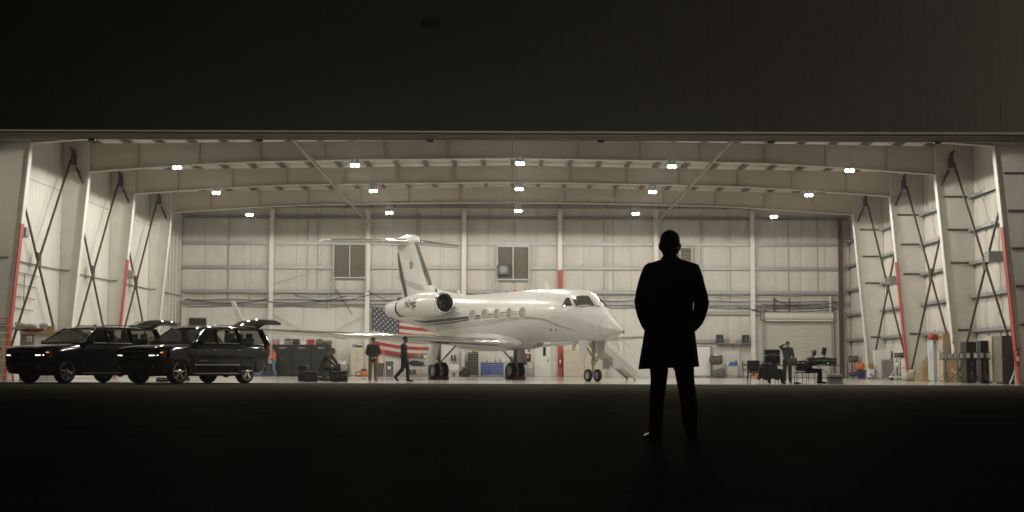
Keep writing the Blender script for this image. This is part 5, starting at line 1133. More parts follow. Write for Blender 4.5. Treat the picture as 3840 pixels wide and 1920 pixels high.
def bundle(loc, rz, r3, mt, label, name='bundle', cat='bundle', strap=None):
    t = thing(name, label, cat, loc, rz); b = B(); nn, kk = 22, 12; rings = []; ph = sum(map(ord, label)) % 7
    sg = lambda q, e: math.copysign(abs(q) ** e, q)
    for j in range(kk + 1):
        a = math.pi * j / kk - math.pi / 2; row = []
        for i in range(nn):
            c = 2 * math.pi * i / nn; ct = max(abs(math.cos(a)), .03) ** .55
            x, y, z = r3[0] * ct * sg(math.cos(c), .6), r3[1] * ct * sg(math.sin(c), .6), r3[2] * (1 + sg(math.sin(a), .6))
            k = 1 + .10 * math.sin(3 * c + ph + a) + .07 * math.sin(7 * c + 5 * a + ph); x *= k; y *= k
            z *= 1 + (.16 * math.sin(2.3 * x / r3[0] + ph) + .08 * math.sin(9 * x / r3[0] + 5 * y / r3[1])) * (z / (2 * r3[2]))
            row.append(Vector((x, y, z)))
        rings.append(row)
    b.loft(rings); mk('cover', b, mt, t, smooth=60)
    for q in (-.45, .4):
        b = B(); b.tube([(q * r3[0], r3[1] * 1.02 * sg(math.cos(a), .6), r3[2] * (1 + 1.0 * sg(math.sin(a), .6))) for a in np.linspace(-.5, math.pi + .5, 16)], .010, 5); mk('strap', b, strap or dgrey, t)
    return t
def frame_shelf(loc, rz, w_, d, h, n_, mt, label, fill=None, name='shelf_unit', cat='shelf'):
    t = thing(name, label, cat, loc, rz)
    for sx in (-1, 1):
        for sy in (-1, 1): b = B(); b.bb(sx * (w_ / 2 - .02) - .02, sx * (w_ / 2 - .02) + .02, sy * (d / 2 - .02) - .02, sy * (d / 2 - .02) + .02, 0, h); mk('post', b, mt, t)
    for i in range(n_): b = B(); z = .1 + i * (h - .13) / max(1, n_ - 1); b.bb(-w_ / 2, w_ / 2, -d / 2, d / 2, z, z + .03); mk('shelf', b, mt, t)
    return t
def smallbox(p, w_, h, mt, label, cat, name, d=.3, rz=0): return carton(p, rz, w_, d, h, label, mt, name=name, cat=cat)
BD = 87.3
# --- left group on the back wall: black lockers and what stands on them
lk = [(1022, 1094), (1094, 1167), (1167, 1240)]
for i, (a, c) in enumerate(lk):
    p, w_, h = place(a, c, 1291, 1408.3, BD - .1); t = cabinet((p[0], BD, .007), 0, w_ - .02, .55, 1.93, blackpow, ['black double locker on the left of a row of three', 'black double locker in the middle of a row of three', 'black double locker on the right of a row of three'][i], 'locker', name='locker', group='black lockers on the back wall')
    b = B(); b.prism([(-.2, 1.70), (.0, 1.67), (.22, 1.72), (.26, 1.78), (.1, 1.76), (-.08, 1.79), (-.2, 1.75)], 'xz', -.30, -.281); mk('emblem', b, greym, t)
LT = 1.945
def onlock(u, w_, h, mt, label, cat, nm): a = at(u, 1291, BD); return smallbox((a.x, BD, LT), w_, h, mt, label, cat, nm)
onlock(1034, .36, .33, pinkf, 'pinkish printed box on top of the left black locker', 'box', 'printed_box')
onlock(1059, .26, .32, whitepl, 'white canister box between pink and grey boxes on the lockers', 'box', 'white_box')
bin_((at(1081, 1291, BD).x, BD, LT), 0, .34, .35, .3, greym, 'grey lidded bin on the black lockers', lid=dgrey)
case((at(1110, 1291, BD).x, BD, LT), 0, .44, .35, .34, 'black case on top of the middle black locker')
smallbox((at(1139, 1291, BD).x, BD, LT), .30, .26, whitepl, 'white and dark box on top of the middle locker', 'box', 'white_box')
bin_((at(1165, 1291, BD).x, BD, LT), 0, .42, .35, .32, redm, 'red plastic bin on top of the black lockers')
bundle((at(1200, 1291, BD).x, BD, LT), .2, (.28, .2, .15), camo, 'camouflage bag on top of the right locker, left one', 'duffel_bag', 'bag')
bundle((at(1229, 1291, BD).x, BD, LT), -.2, (.24, .2, .13), camo, 'camouflage bag on top of the right locker, right one', 'duffel_bag', 'bag')
# behind the front SUV
p, w_, h = place(986, 1018, 1362, 1409, 86.0); bin_(p, 0, w_, .5, h, dgrey, 'dark wheeled bin left of the man in the orange vest', wheels=True)
p, w_, h = place(952, 984, 1388, 1409, 85.5); bin_(p, 0, w_, .5, h, mat('dull_blue', (.07, .13, .24), .6), 'dull blue crate seen behind the SUV rear wheel')
# --- white box cart, cream cabinet
p, w_, h = place(1268, 1304, 1366, 1410, BD - .4); t = frame_shelf((p[0], BD - .4, .007), 0, .62, .5, .72, 3, greym, 'grey steel cart left of the cream cabinet', name='cart', cat='cart')
smallbox((p[0] - .03, BD - .4, .727), .42, .22, whitepl, 'white box on the grey cart', 'box', 'white_box'); carton((p[0] + .02, BD - .4, .95), .2, .2, .2, .2, 'small cardboard box on the white box')
p, w_, h = place(1315, 1364, 1303, 1410.5, BD - .05); t = cabinet((p[0], BD, .007), 0, w_, .5, 1.78, cream, 'cream two-door steel cabinet left of the flag')
bundle((p[0] - .2, BD, 1.79), 0, (.12, .12, .09), mat('sky_blue_cloth', (.15, .35, .6), .8), 'light blue cloth on the cream cabinet', 'cloth', 'cloth')
bundle((p[0] + .12, BD, 1.79), 0, (.2, .12, .06), fabricd, 'black bag on the cream cabinet', 'tool_bag', 'bag')
# shop vac
p, w_, h = place(1348, 1380, 1384, 1411, 84.6); t = thing('shop_vacuum', 'orange and black shop vacuum on the floor by the cream cabinet', 'vacuum', p)
b = B(); b.lathe((0, 0, .08), (0, 0, 1), [(0, .18), (.05, .2), (.24, .2), (.26, .19)], 20); mk('tank', b, orange, t, smooth=40)
b = B(); b.lathe((0, 0, .34), (0, 0, 1), [(0, .2), (.05, .19), (.11, .12), (.12, .01)], 20); mk('motor_head', b, blackp, t, smooth=40)
b = B(); b.tube([(-.18, 0, .25), (-.4, -.05, .3), (-.5, -.1, .12), (-.35, -.2, .04), (-.1, -.25, .04)], .03, 8); mk('hose', b, blackp, t, smooth=40)
for a in (0, 1.6, 3.1, 4.7): b = B(); b.ell((.17 * math.cos(a), .17 * math.sin(a), .04), (.04, .04, .04), 8, 6); mk('caster', b, blackp, t)
# --- flag
fl = [at(1397, 1149, 87.75), at(1623, 1190, 87.75)]
fx0, fz1 = fl[0].x, at(1397, 1149, 87.75).z; FWd = 4.05; FH = 2.75
flag = thing('flag', 'large American flag hung drooping on the back wall behind the wing', 'flag', (fx0, 87.72, fz1 - FH))
def fp(a, c, o=0.): # a along 0..1, c down 0..1
    x = a * FWd * (1 - .03 * c); z = FH - c * (FH - .28 * a) - .62 * a + .18 * math.sin(a * math.pi) * -1.0 * (.6 + c * .3) * .9
    return Vector((x, -.05 - .05 * math.sin(a * 13 + c * 2) - .02 * math.sin(c * 9 + a * 5) - o, z))
fred = mat('flag_red', (.34, .045, .045), .8, var=.08); fwh = mat('flag_white', (.52, .485, .42), .8, var=.06); fbl = mat('flag_blue', (.06, .062, .095), .8, var=.1)
for i in range(13):
    c0, c1 = i / 13, (i + 1) / 13; a0 = .42 if i < 7 else 0.
    patch(lambda a, c: fp(a0 + (1 - a0) * a, c0 + (c1 - c0) * c), 'stripe', fred if i % 2 == 0 else fwh, flag, 26, 2)
cn = patch(lambda a, c: fp(.42 * a, c * 7 / 13), 'canton', fbl, flag, 12, 8)
for r_ in range(9):
    for k in range(6 if r_ % 2 == 0 else 5):
        ca = (k + (.5 if r_ % 2 == 0 else 1.0)) / 6 * .42; cc = (r_ + .6) / 9.2 * 7 / 13; b = B(); ctr = fp(ca, cc, .012); pts = []
        for q in range(10):
            rr = .082 if q % 2 == 0 else .034; an = math.pi / 2 + q * math.pi / 5; pts.append(fp(ca + rr * math.cos(an) / FWd, cc - rr * math.sin(an) / FH, .012))
        b.add([ctr] + pts, [(0, q + 1, (q + 1) % 10 + 1) for q in range(10)]); mk('star', b, fwh, cn)
# --- orange step ladder, bins
def stepladder(loc, rz, h, mt, label, n_=6, w_=.5, spread=.9, stepm=None, name='step_ladder'):
    t = thing(name, label, 'ladder', loc, rz)
    for sx in (-1, 1):
        b = B(); beam(b, (sx * w_ / 2, -spread / 2, .01), (sx * w_ * .34, 0, h), .03, .07, up=(1, 0, 0)); mk('rail', b, mt, t)
        b = B(); beam(b, (sx * w_ / 2, spread / 2, .01), (sx * w_ * .34, .05, h), .03, .05, up=(1, 0, 0)); mk('rear_leg', b, mt, t)
    for i in range(n_):
        k = (i + 1) / (n_ + 1); b = B(); hw = w_ / 2 + (w_ * .34 - w_ / 2) * k; b.bb(-hw, hw, -spread / 2 * (1 - k) - .05, -spread / 2 * (1 - k) + .05, h * k - .015, h * k + .015); mk('step', b, stepm or alu, t)
    b = B(); b.bb(-w_ * .36, w_ * .36, -.07, .10, h - .01, h + .03); mk('top_cap', b, mt, t); return t
p, w_, h = place(1418, 1440, 1296, 1411, BD - .5); stepladder((p[0], BD - .6, .007), .1, 1.85, orange, 'orange step ladder standing under the flag', w_=.42)
p, w_, h = place(1412, 1437, 1358, 1408.5, BD - 1.2); bin_((p[0], p[1], .007), 0, .42, .42, .82, dgrey, 'dark trash bin left of the grey-blue trash can')
p, w_, h = place(1446, 1475, 1352, 1408, BD - 1.0); bin_((p[0], p[1], .007), 0, .46, .46, .86, mat('bin_slate', (.10, .115, .125), .6), 'slate wheeled trash can with pale crest under the flag', lid=dgrey, wheels=True)
b = B(); b.prism([(-.09, .62), (.09, .62), (.09, .5), (0, .4), (-.09, .5)], 'xz', -.245, -.232); mk('crest', b, whitepl, [o for o in COL.objects if o.get('label', '').startswith('slate wheeled')][0])
# leaning broom
p = at(1372, 1400, BD); t = thing('broom', 'yellow broom leaning on the wall beside the cream cabinet', 'broom', (p.x, BD - .3, .007), 0)
b = B(); b.cyl((0, 0, .12), (-.18, .5, 1.6), .016, n=8); mk('handle', b, yellow, t); b = B(); b.box((0, 0, .07), (.34, .08, .13), taper=.8); mk('brush', b, wood, t)
# dark bench with boxes behind walker
p, w_, h = place(1530, 1608, 1345, 1409, BD - .5); frame_shelf((p[0], BD - .5, .007), 0, w_, .6, 1.15, 3, dgrey, 'dark low steel rack behind the walking man')
bundle((p[0] - .05, BD - .5, .66), 0, (.5, .25, .14), fabricd, 'dark tarpaulin rolled on the low steel rack', 'tarpaulin', 'tarpaulin'); carton((p[0] + .1, BD - .55, .14), 0, .24, .3, .3, 'cardboard box at the bottom of the low rack'); carton((p[0] - .4, BD - .5, .14), 0, .5, .3, .3, 'dark grey carton at the bottom of the low rack', dgrey)
smallbox((p[0] + .42, BD - .5, 1.16), .36, .18, whitepl, 'white box on top of the low steel rack', 'box', 'white_box'); carton((p[0] + .05, BD - .5, 1.16), 0, .55, .3, .22, 'brown crate on top of the low steel rack', mat('taupe', (.16, .13, .10), .7), name='crate', cat='crate')
# sink
p, w_, h = place(1686, 1722, 1366, 1410, BD - .3); t = thing('utility_sink', 'white utility sink on legs against the back wall', 'sink', (p[0], BD - .3, .007))
b = B(); b.loft([[Vector((sx * .29 * q, sy * .25 * q, z)) for sx, sy in ((-1, -1), (1, -1), (1, 1), (-1, 1))] for q, z in ((.9, .42), (1, .75), (.92, .75), (.84, .46))]); mk('basin', b, whitepl, t, bevel=.01)
for sx in (-1, 1):
    for sy in (-1, 1): b = B(); b.cyl((sx * .26, sy * .2, 0), (sx * .23, sy * .18, .45), .02, n=8); mk('leg', b, whitepl, t)
b = B(); b.tube([(0, .2, .75), (0, .2, .95), (0, .08, 1.0), (0, .02, .92)], .015, 8); mk('tap', b, chrome, t)
for k, u in enumerate((1694, 1706)):
    a = at(u, 1342, 87.7); t = thing('glove', ['left black glove hung above the white sink', 'right black glove hung above the white sink'][k], 'glove', (a.x, 87.75, a.z - .2), group='gloves above the sink'); b = B(); b.box((0, 0, .28), (.1, .05, .22)); b.box((0, 0, .12), (.11, .05, .12))
    for q in range(4): b.box((-.04 + q * .027, 0, .03), (.022, .03, .09))
    b.box((.075, 0, .12), (.03, .03, .08), ry=.5); mk('palm', b, blackp, t, bevel=.008)
p, w_, h = place(1697, 1706, 1392, 1409, BD - .6); bin_((p[0], BD - .3, .007), 0, .16, .16, .26, redm, 'small red can under the white sink', name='can', cat='can')
p, w_, h = place(1729, 1746, 1312, 1376, 87.6); t = thing('water_heater', 'slim white tank on the wall beside the black tool chest', 'tank', (p[0], 87.5, .55)); b = B(); b.lathe((0, 0, 0), (0, 0, 1), [(0, .05), (.03, .14), (.9, .14), (.95, .05)], 18); mk('tank', b, whitepl, t, smooth=40); b = B(); b.cyl((0, 0, -.5), (0, 0, .02), .03, n=8); b.cyl((.05, 0, .94), (.05, 0, 1.4), .02, n=8); mk('pipe', b, alu, t)
bundle((at(1742, 1408, BD - .8).x, BD - .9, .007), 0, (.32, .2, .22), fabricd, 'dark tarpaulin heap left of the black tool chest', 'tarpaulin', 'tarpaulin')
p, w_, h = place(1755, 1793, 1316, 1409, BD - .2); drawers((p[0], BD - .2, .007), 0, w_, .5, 1.5, dgrey, 'tall dark tool chest with pale drawer edges left of the blue one', 9, face=blackpow)
bundle((p[0] + .1, BD - .2, 1.51), 0, (.2, .15, .07), yellow, 'yellow cloth on top of the tall dark tool chest', 'cloth', 'cloth')
p, w_, h = place(1803, 1888, 1356, 1405.5, BD - 1.0); drawers((p[0], BD - 1.0, .007), 0, w_, .55, .86, bluep, 'blue rolling tool cabinet with wooden top', 5, True, wood, cat='tool cabinet', name='tool_cabinet')
for (dx, mt, lab, h_) in ((.2, blackp, 'dark spray can on the blue tool cabinet', .14), (.48, redm, 'red bottle on the blue tool cabinet', .22), (-.32, blackp, 'black tool on the left of the blue tool cabinet', .1)):
    t = thing('bottle', lab, 'bottle', (p[0] + dx, BD - 1.0, .915)); b = B(); b.lathe((0, 0, 0), (0, 0, 1), [(0, .04), (h_ * .6, .04), (h_ * .8, .015), (h_, .012)], 12); mk('flask', b, mt, t, smooth=40); b = B(); b.lathe((0, 0, h_), (0, 0, 1), [(0, .016), (.03, .016)], 10); mk('cap', b, dgrey, t)
# work bench behind the far main gear
p, w_, h = place(1894, 2002, 1356, 1410, BD - .4); frame_shelf((p[0], BD - .4, .007), 0, w_, .65, .92, 3, greym, 'grey steel workbench behind the landing gear', name='workbench', cat='workbench')
case((p[0] - .35, BD - .4, .93), 0, .5, .3, .36, 'grey machine case on the steel workbench', greym)
t = thing('office_chair', 'dark office chair with blue panel at the workbench', 'chair', (at(1932, 1410, BD - 1.3).x, BD - 1.3, .007), R(200)); b = B(); b.box((0, .22, .95), (.46, .08, .6)); mk('backrest', b, fabricd, t, bevel=.04); b = B(); b.box((0, 0, .5), (.5, .5, .1)); mk('seat', b, fabricd, t, bevel=.04); b = B(); b.cyl((0, 0, .08), (0, 0, .46), .03, n=8); mk('post', b, greym, t)
for a in range(5): b = B(); b.cyl((0, 0, .1), (.28 * math.cos(a * 1.256), .28 * math.sin(a * 1.256), .04), .02, n=6); mk('leg', b, blackp, t)
b = B(); b.box((0, .272, .95), (.26, .02, .14)); mk('back_panel', b, bluep, t)
case((p[0] + .5, BD - .4, .93), 0, .4, .3, .5, 'black case with orange tag on the workbench'); b = B(); b.bb(-.06, .06, -.19, -.16, .2, .42); mk('tag', b, orange, [o for o in COL.objects if o.get('label', '').startswith('black case with orange')][0])
# cream louvered lockers
for i, (a, c) in enumerate(((2113, 2190), (2190, 2272))):
    p, w_, h = place(a, c, 1300, 1410, BD); cabinet((p[0], BD + .05, .007), 0, w_ - .03, .5, h + .03, cream, ['left cream louvered cabinet behind the nose gear', 'right cream louvered cabinet behind the nose gear'][i], louver=True, doors=1, group='cream louvered cabinets')
# fire extinguishers
def extinguisher(loc, rz, label, sc=1.):
    t = thing('fire_extinguisher', label, 'extinguisher', loc, rz); t.scale = (sc,) * 3
    b = B(); b.lathe((0, 0, 0), (0, 0, 1), [(0, .06), (.02, .085), (.45, .085), (.52, .06), (.55, .03), (.58, .03)], 18); mk('cylinder', b, redm, t, smooth=40)
    b = B(); b.box((0, 0, .60), (.05, .04, .06)); b.box((.05, 0, .65), (.14, .03, .025), ry=-.3); b.box((.05, 0, .60), (.12, .03, .02)); mk('valve', b, blackp, t)
    b = B(); b.tube([(-.03, 0, .6), (-.12, 0, .5), (-.11, 0, .3), (-.1, 0, .15)], .012, 6); mk('hose', b, blackp, t)
    b = B(); b.bb(-.05, .05, -.095, -.084, .18, .36); mk('label_plate', b, whitepl, t); b = B(); b.bb(-.03, .03, .08, .12, .3, .5); mk('bracket', b, greym, t)
a = at(2101, 1372, 87.4); extinguisher((a.x, 87.5, a.z), 0, 'red fire extinguisher on the red column behind the jet nose')
# white rolling partition right of the coat
p, w_, h = place(2600, 2664, 1292, 1408, BD - 1.2); t = thing('partition_panel', 'white rolling partition panel in grey frame right of the overcoat', 'partition', (p[0], BD - 1.2, .007))
b = B(); b.bb(-w_ / 2, w_ / 2, -.02, .02, .12, h); mk('board', b, whitepl, t); b = B()
for x0, x1, z0, z1 in ((w_ / 2 - .02, w_ / 2 + .16, .08, h + .03), (-w_ / 2, w_ / 2, h, h + .05), (-w_ / 2, w_ / 2, .08, .13)): b.bb(x0, x1, -.05, .05, z0, z1)
mk('frame', b, greym, t)
for sx in (-.4, .4):
    b = B(); b.bb(sx - .03, sx + .03, -.35, .35, .03, .08); mk('foot', b, greym, t)
# engine stand, carts and blue box
p, w_, h = place(2668, 2718, 1330, 1412, BD - 1.6); t = frame_shelf((p[0], BD - 1.6, .007), 0, w_, .6, .8, 2, greym, 'grey stand holding dark machinery right of the partition', name='stand', cat='stand'); bundle((p[0] - .1, BD - 1.6, .8), 0, (.38, .25, .28), dgrey, 'dark machine under a cover on the grey stand', 'machine', 'machine'); bundle((p[0], BD - 1.9, .007), .3, (.38, .22, .26), mat('grey_cover', (.13, .125, .12), .9), 'grey covered heap under the machinery stand', 'cover', 'cover')
p, w_, h = place(2722, 2772, 1370, 1412, BD - 1.5); frame_shelf((p[0], BD - 1.5, .007), 0, w_, .5, .72, 2, greym, 'grey utility cart with a blue box', name='cart', cat='cart'); t = thing('parts_box', 'bright blue sloped parts box on the utility cart', 'box', (p[0], BD - 1.5, .74)); b = B(); b.prism([(-.3, 0), (.3, 0), (.3, .22), (-.12, .22)], 'xz', -.18, .18); mk('shell', b, bluep, t, bevel=.01); b = B(); b.bb(-.36, -.25, -.15, .15, 0, .2); mk('paper', b, whitepl, t)
# speakers on the shelf girt, pale sign
b = B(); zsh = Z(1286, 87.6, 2745)
t = thing('wall_shelf', 'long grey wall shelf carrying two speakers', 'shelf', (at(2748, 1286, 87.6).x, 87.55, zsh - .05)); b = B(); b.bb(-1.05, 1.05, -.2, .2, 0, .05); mk('board', b, greym, t)
for k in (-.9, 0, .9): b = B(); b.prism([(-.18, 0), (.2, 0), (.2, -.25)], 'yz', k - .015, k + .015); mk('bracket', b, greym, t)
for k, u in enumerate((2699, 2796)):
    a = at(u, 1284, 87.55); t = thing('loudspeaker', ['left black loudspeaker on the wall shelf', 'right black loudspeaker on the wall shelf'][k], 'speaker', (a.x, 87.55, zsh), group='loudspeakers on the wall shelf'); b = B(); b.bb(-.2, .2, -.18, .18, 0, .5); mk('enclosure', b, blackpow, t, bevel=.015)
    for z, r_ in ((.18, .13), (.38, .07)): b = B(); b.lathe((0, -.181, z), (0, -1, 0), [(0, r_), (.012, r_), (.006, r_ * .6), (.012, .01)], 18); mk('driver', b, dgrey, t)
a = at(2748, 1284, 87.5); t = thing('sign_box', 'small pale pink sign box between the two loudspeakers', 'sign', (a.x, 87.5, zsh)); b = B(); b.bb(-.16, .16, -.05, .05, 0, .2); mk('housing', b, whitepl, t, bevel=.008); b = B(); b.bb(-.14, .14, -.056, -.051, .03, .17); mk('face', b, mat('pale_pink', (.6, .36, .28), .5), t)
# cluttered rack by the roller door
p, w_, h = place(2785, 2858, 1344, 1413, BD - 1.2); frame_shelf((p[0], BD - 1.2, .007), 0, w_, .5, 1.02, 4, greym, 'cluttered grey rack left of the roller door')
rr = random.Random(11)
mts = [whitepl, greym, dgrey, tan, bluep, cream, blackp]
for i in range(10):
    z = .14 + (i % 3) * .297; x = p[0] - w_ / 2 + .1 + (i // 3) * .3
    if x > p[0] + w_ / 2 - .08: continue
    mt = mts[i % 7]; smallbox((x, BD - 1.25, z), rr.uniform(.14, .24), rr.uniform(.12, .22), mt, f'{mt.name.replace("_", " ")} carton on the {["bottom", "middle", "upper"][i % 3]} shelf, {["first", "second", "third", "fourth"][i // 3]} from left, by the roller door', 'box', 'carton', rz=rr.uniform(-.3, .3))
p, w_, h = place(2830, 2850, 1398, 1416, 85.2); bin_(p, 0, w_, .3, h, orange, 'small orange crate in front of the cluttered rack', name='crate', cat='crate')
# --- table group
TBL = G(2960, 1440.5); TY = TBL[1] + .35
tz = .74
t = thing('folding_table', 'long dark folding table with cases and laptop on it', 'table', (X(2968, TY), TY, .006)); TW = 345 / (FPX / TY); b = B(); b.bb(-TW / 2, TW / 2, -.38, .38, tz - .035, tz); mk('table_top', b, blackpow, t, bevel=.008)
for sx in (-1, 1):
    for sy in (-1, 1): b = B(); b.cyl((sx * (TW / 2 - .22), sy * .3, tz - .04), (sx * (TW / 2 - .12), sy * .32, 0), .016, n=8); mk('leg', b, dgrey, t)
    b = B(); b.cyl((sx * (TW / 2 - .15), -.31, .3), (sx * (TW / 2 - .15), .31, .3), .012, n=6); b.cyl((sx * (TW / 2 - .2), 0, .32), (sx * (TW / 2 - .8), 0, tz - .04), .012, n=6); mk('brace', b, dgrey, t)
def tb(u, dy=0): return (X(u, TY + dy), TY + dy, tz + .008)
case(tb(2895, -.05), 0, .60, .32, .60, 'big upright black case with a pale label plate on the table', blackp, patch_=mat('dull_plate', (.12, .10, .075), .6))
case(tb(3048, .05), 0, .42, .4, .29, 'black case on the table beside the capped man'); case(tb(3087, .02), .05, .36, .4, .30, 'black case under the tilted monitor'); case(tb(3120, .05), -.05, .30, .4, .28, 'black case at the right end of the table')
t = thing('laptop', 'open grey laptop seen from the back on the table', 'laptop', tb(2966, -.1), math.pi + .15); b = B(); b.bb(-.18, .18, -.12, .12, 0, .02); mk('base', b, dgrey, t, bevel=.004); b = B(); b.box((0, .17, .15), (.36, .012, .27), rx=R(-18)); mk('screen_lid', b, mat('laptop_grey', (.16, .15, .135), .4, .4), t, bevel=.006)
t = thing('monitor', 'small dark tilted monitor on top of the cases', 'monitor', (tb(3092)[0], TY + .05, tz + .30), .5); b = B(); b.cyl((0, 0, 0), (0, 0, .12), .025, n=8); b.bb(-.1, .1, -.07, .07, 0, .015); mk('stand', b, blackp, t); b = B(); b.box((.0, 0, .24), (.22, .03, .30), ry=R(14)); mk('screen', b, blackp, t, bevel=.01)
t = thing('radio', 'small black box with green light on the table', 'radio', tb(3107, -.28)); b = B(); b.bb(-.1, .1, -.05, .05, 0, .09); mk('housing', b, blackp, t, bevel=.006); b = B(); b.ell((-.03, -.055, .06), (.012, .006, .018), 8, 6); mk('green_led', b, mat('green_led', (.1, .8, .3), .3, var=0, emit=(.1, 1, .35), estr=2.5), t)
t = thing('cup', 'dark cup on the table beside the capped man', 'cup', tb(3000, -.2)); b = B(); b.lathe((0, 0, 0), (0, 0, 1), [(0, .03), (.14, .04), (.15, .042), (.152, .02)], 14); mk('cup_body', b, blackp, t, smooth=40); b = B(); b.lathe((0, 0, .152), (0, 0, 1), [(0, .043), (.015, .04)], 14); mk('lid', b, dgrey, t)
bundle(tb(2990, .1), 0, (.32, .2, .05), camo, 'camouflage cloth spread on the table beside the laptop', 'cloth', 'cloth')
def chair(loc, rz, label, arms=True):
    t = thing('chair', label, 'chair', loc, rz, 'black chairs at the table')
    b = B(); b.box((0, 0, .45), (.46, .44, .05)); mk('seat', b, blackp, t, bevel=.015); b = B(); b.box((0, .22, .74), (.46, .04, .34), rx=R(-8)); mk('backrest', b, blackp, t, bevel=.015)
    for sx in (-1, 1):
        b = B(); b.cyl((sx * .23, -.2, .65 if arms else .45), (sx * .24, -.24, .0), .013, n=8); mk('leg', b, blackp, t); b = B(); b.cyl((sx * .23, .21, .88), (sx * .24, .26, 0), .013, n=8); mk('leg', b, blackp, t)
        if arms: b = B(); b.bb(sx * .24 - .025, sx * .24 + .025, -.22, .2, .64, .67); mk('armrest', b, blackp, t, bevel=.008)
    return t
g = G(2826, 1440); chair((g[0], g[1], .006), R(170), 'empty black armchair at the left end of the table'); smallbox((g[0], g[1] + .02, .49), .36, .34, blackp, 'black bag on the empty armchair', 'bag', 'equipment_bag')
chair((seatL[0], seatL[1] + .12, .006), R(5), 'black chair under the person behind the upright case', False); chair((seatR[0] - .15, seatR[1], .006), R(78), 'black chair under the man in the beige cap', False)
g = G(3004, 1439); chair((g[0], g[1] - .1, .006), R(180), 'black folding chair with a camouflage jacket in front of the laptop', False)
bundle((g[0], g[1] - .12, .50), 0, (.26, .18, .2), camo, 'camouflage jacket heaped on the folding chair', 'jacket', 'jacket')
g = G(2880, 1440); t = thing('draped_coat', 'dark coat hanging from the table in front of the seated person', 'coat', (g[0], TY - .42, .10)); b = B(); rs = []
for k in range(7):
    z = .66 - k * .095; hw = .30 + .03 * k; rs.append([Vector((x * hw, -.02 - .03 * math.sin(x * 9 + k) , z + (.05 * math.sin(x * 7) if k == 6 else 0))) for x in np.linspace(-1, 1, 14)] + [Vector((x * hw, .02 - .03 * math.sin(x * 9 + k), z + (.05 * math.sin(x * 7) if k == 6 else 0))) for x in np.linspace(1, -1, 14)])
b.loft(rs); mk('cloth', b, fabricd, t, smooth=60); b = B(); b.tube([(-.3, 0, .67), (0, .02, .68), (.3, 0, .67)], .02, 6); mk('collar', b, fabricd, t)
p, w_, h = place(3104, 3157, 1404, 1441.5); t = case(p, 0, w_, .4, h, 'grey and black cool box on the floor at the right end of the table', greym, name='cool_box', cat='cool box'); b = B(); b.bb(-w_ / 2 - .01, w_ / 2 + .01, -.21, .21, h * .58, h * .68); mk('band', b, blackp, t)
p, w_, h = place(2974, 3004, 1434, 1441); bundle(p, 0, (.14, .1, .035), blackp, 'black foot pedal lying on the floor under the laptop', 'foot_pedal', 'pedal')
# --- cases round the kneeling man
p, w_, h = place(1119, 1156, 1371, 1431.5); case(p, R(-15), w_ * .9, .32, h, 'tall black case standing upright left of the kneeling man')
p, w_, h = place(1139, 1191, 1394, 1433.5); case(p, 0, w_, .34, h, 'low black case with pull handles in front of the tall case')
x0, z0 = at(1155, 1394, p[1]).x, h
t = [o for o in COL.objects if o.get('label', '').startswith('low black case')][0]; b = B()
for dx in (-.12, .12): b.cyl((dx, .1, h), (dx, .1, h + .58), .012, n=6)
b.cyl((-.12, .1, h + .58), (.12, .1, h + .58), .014, n=6); mk('pull_handle', b, dgrey, t)
p, w_, h = place(1243, 1270, 1393, 1433.5); case(p, .1, w_, .34, h, 'small black case right under the kneeling man hands'); bundle((p[0] + .02, p[1] + .35, .007), 0, (.16, .14, .36), blackp, 'black soft bag standing behind the small case', 'gear_bag', 'bag')
p, w_, h = place(1266, 1303, 1391, 1433.5); case(p, -.05, w_, .34, h, 'black case at the right end of the kneeling man row')
p, w_, h = place(592, 632, 1420, 1433); case(p, 0, w_ * 1.2, .4, h * 1.3, 'dark flat case on the floor seen under the front SUV')
# --- far left
p, w_, h = place(-16, 24, 1192, 1432); stepladder((p[0], p[1], .007), R(35), h * .98, orange, 'tall orange step ladder at the left picture edge', 8, .55, 1.2, stepm=whitepl)
g = G(-6, 1431); t = thing('sign_board', 'pale yellow notice board with red mark at the left picture edge', 'sign', (g[0], g[1] - .3, .007), .2); b = B(); b.bb(-.25, .25, -.015, .015, .1, 1.75); mk('board', b, cream, t); b = B(); b.prism([(-.2, 1.2), (.2, 1.2), (.0, 1.55)], 'xz', -.021, -.016); mk('mark', b, redm, t); b = B(); b.bb(-.2, -.16, -.2, .2, 0, .1); b.bb(.16, .2, -.2, .2, 0, .1); mk('foot', b, wood, t)
SHY = 57.6; xs0 = X(70, SHY); xs1 = X(222, SHY)
t = thing('storage_shelf', 'wooden shelf on grey cabinets with bundles on top, behind the left SUV', 'shelf', ((xs0 + xs1) / 2, SHY + .4, .007)); hw = (xs1 - xs0) / 2; zt_ = Z(1243, SHY, 140)
b = B(); b.bb(-hw, hw, -.4, .4, zt_ - .12, zt_); mk('board', b, wood, t, bevel=.01)
for x0, x1, mt in ((-hw, -hw * .35, greym), (-hw * .33, hw * .35, whitepl), (hw * .37, hw, whitepl)): b = B(); b.bb(x0, x1, -.32, .35, 0, zt_ - .121); mk('cabinet', b, mt, t, bevel=.006)
me = text_mesh('RAG', .13, .002); me.materials.append(blackp); o = mk('lettering', me, blackp, t, loc=(-hw * .1, -.324, zt_ - .62)); o.rotation_euler = (R(90), 0, 0)
def onshelf(u): return (X(u, SHY + .3), SHY + .3, .007 + zt_)
bundle(onshelf(98), .1, (.42, .25, .16), mat('clear_wrap', (.34, .32, .29), .3), 'plastic wrapped bundle on the wooden shelf', 'wrapped_bundle', 'bundle', strap=redm); bundle((X(120, SHY), SHY + .05, .007 + zt_), 0, (.4, .12, .06), mat('dark_red_cloth', (.18, .03, .025), .85), 'dark red cloth under the wrapped bundle', 'cloth', 'cloth')
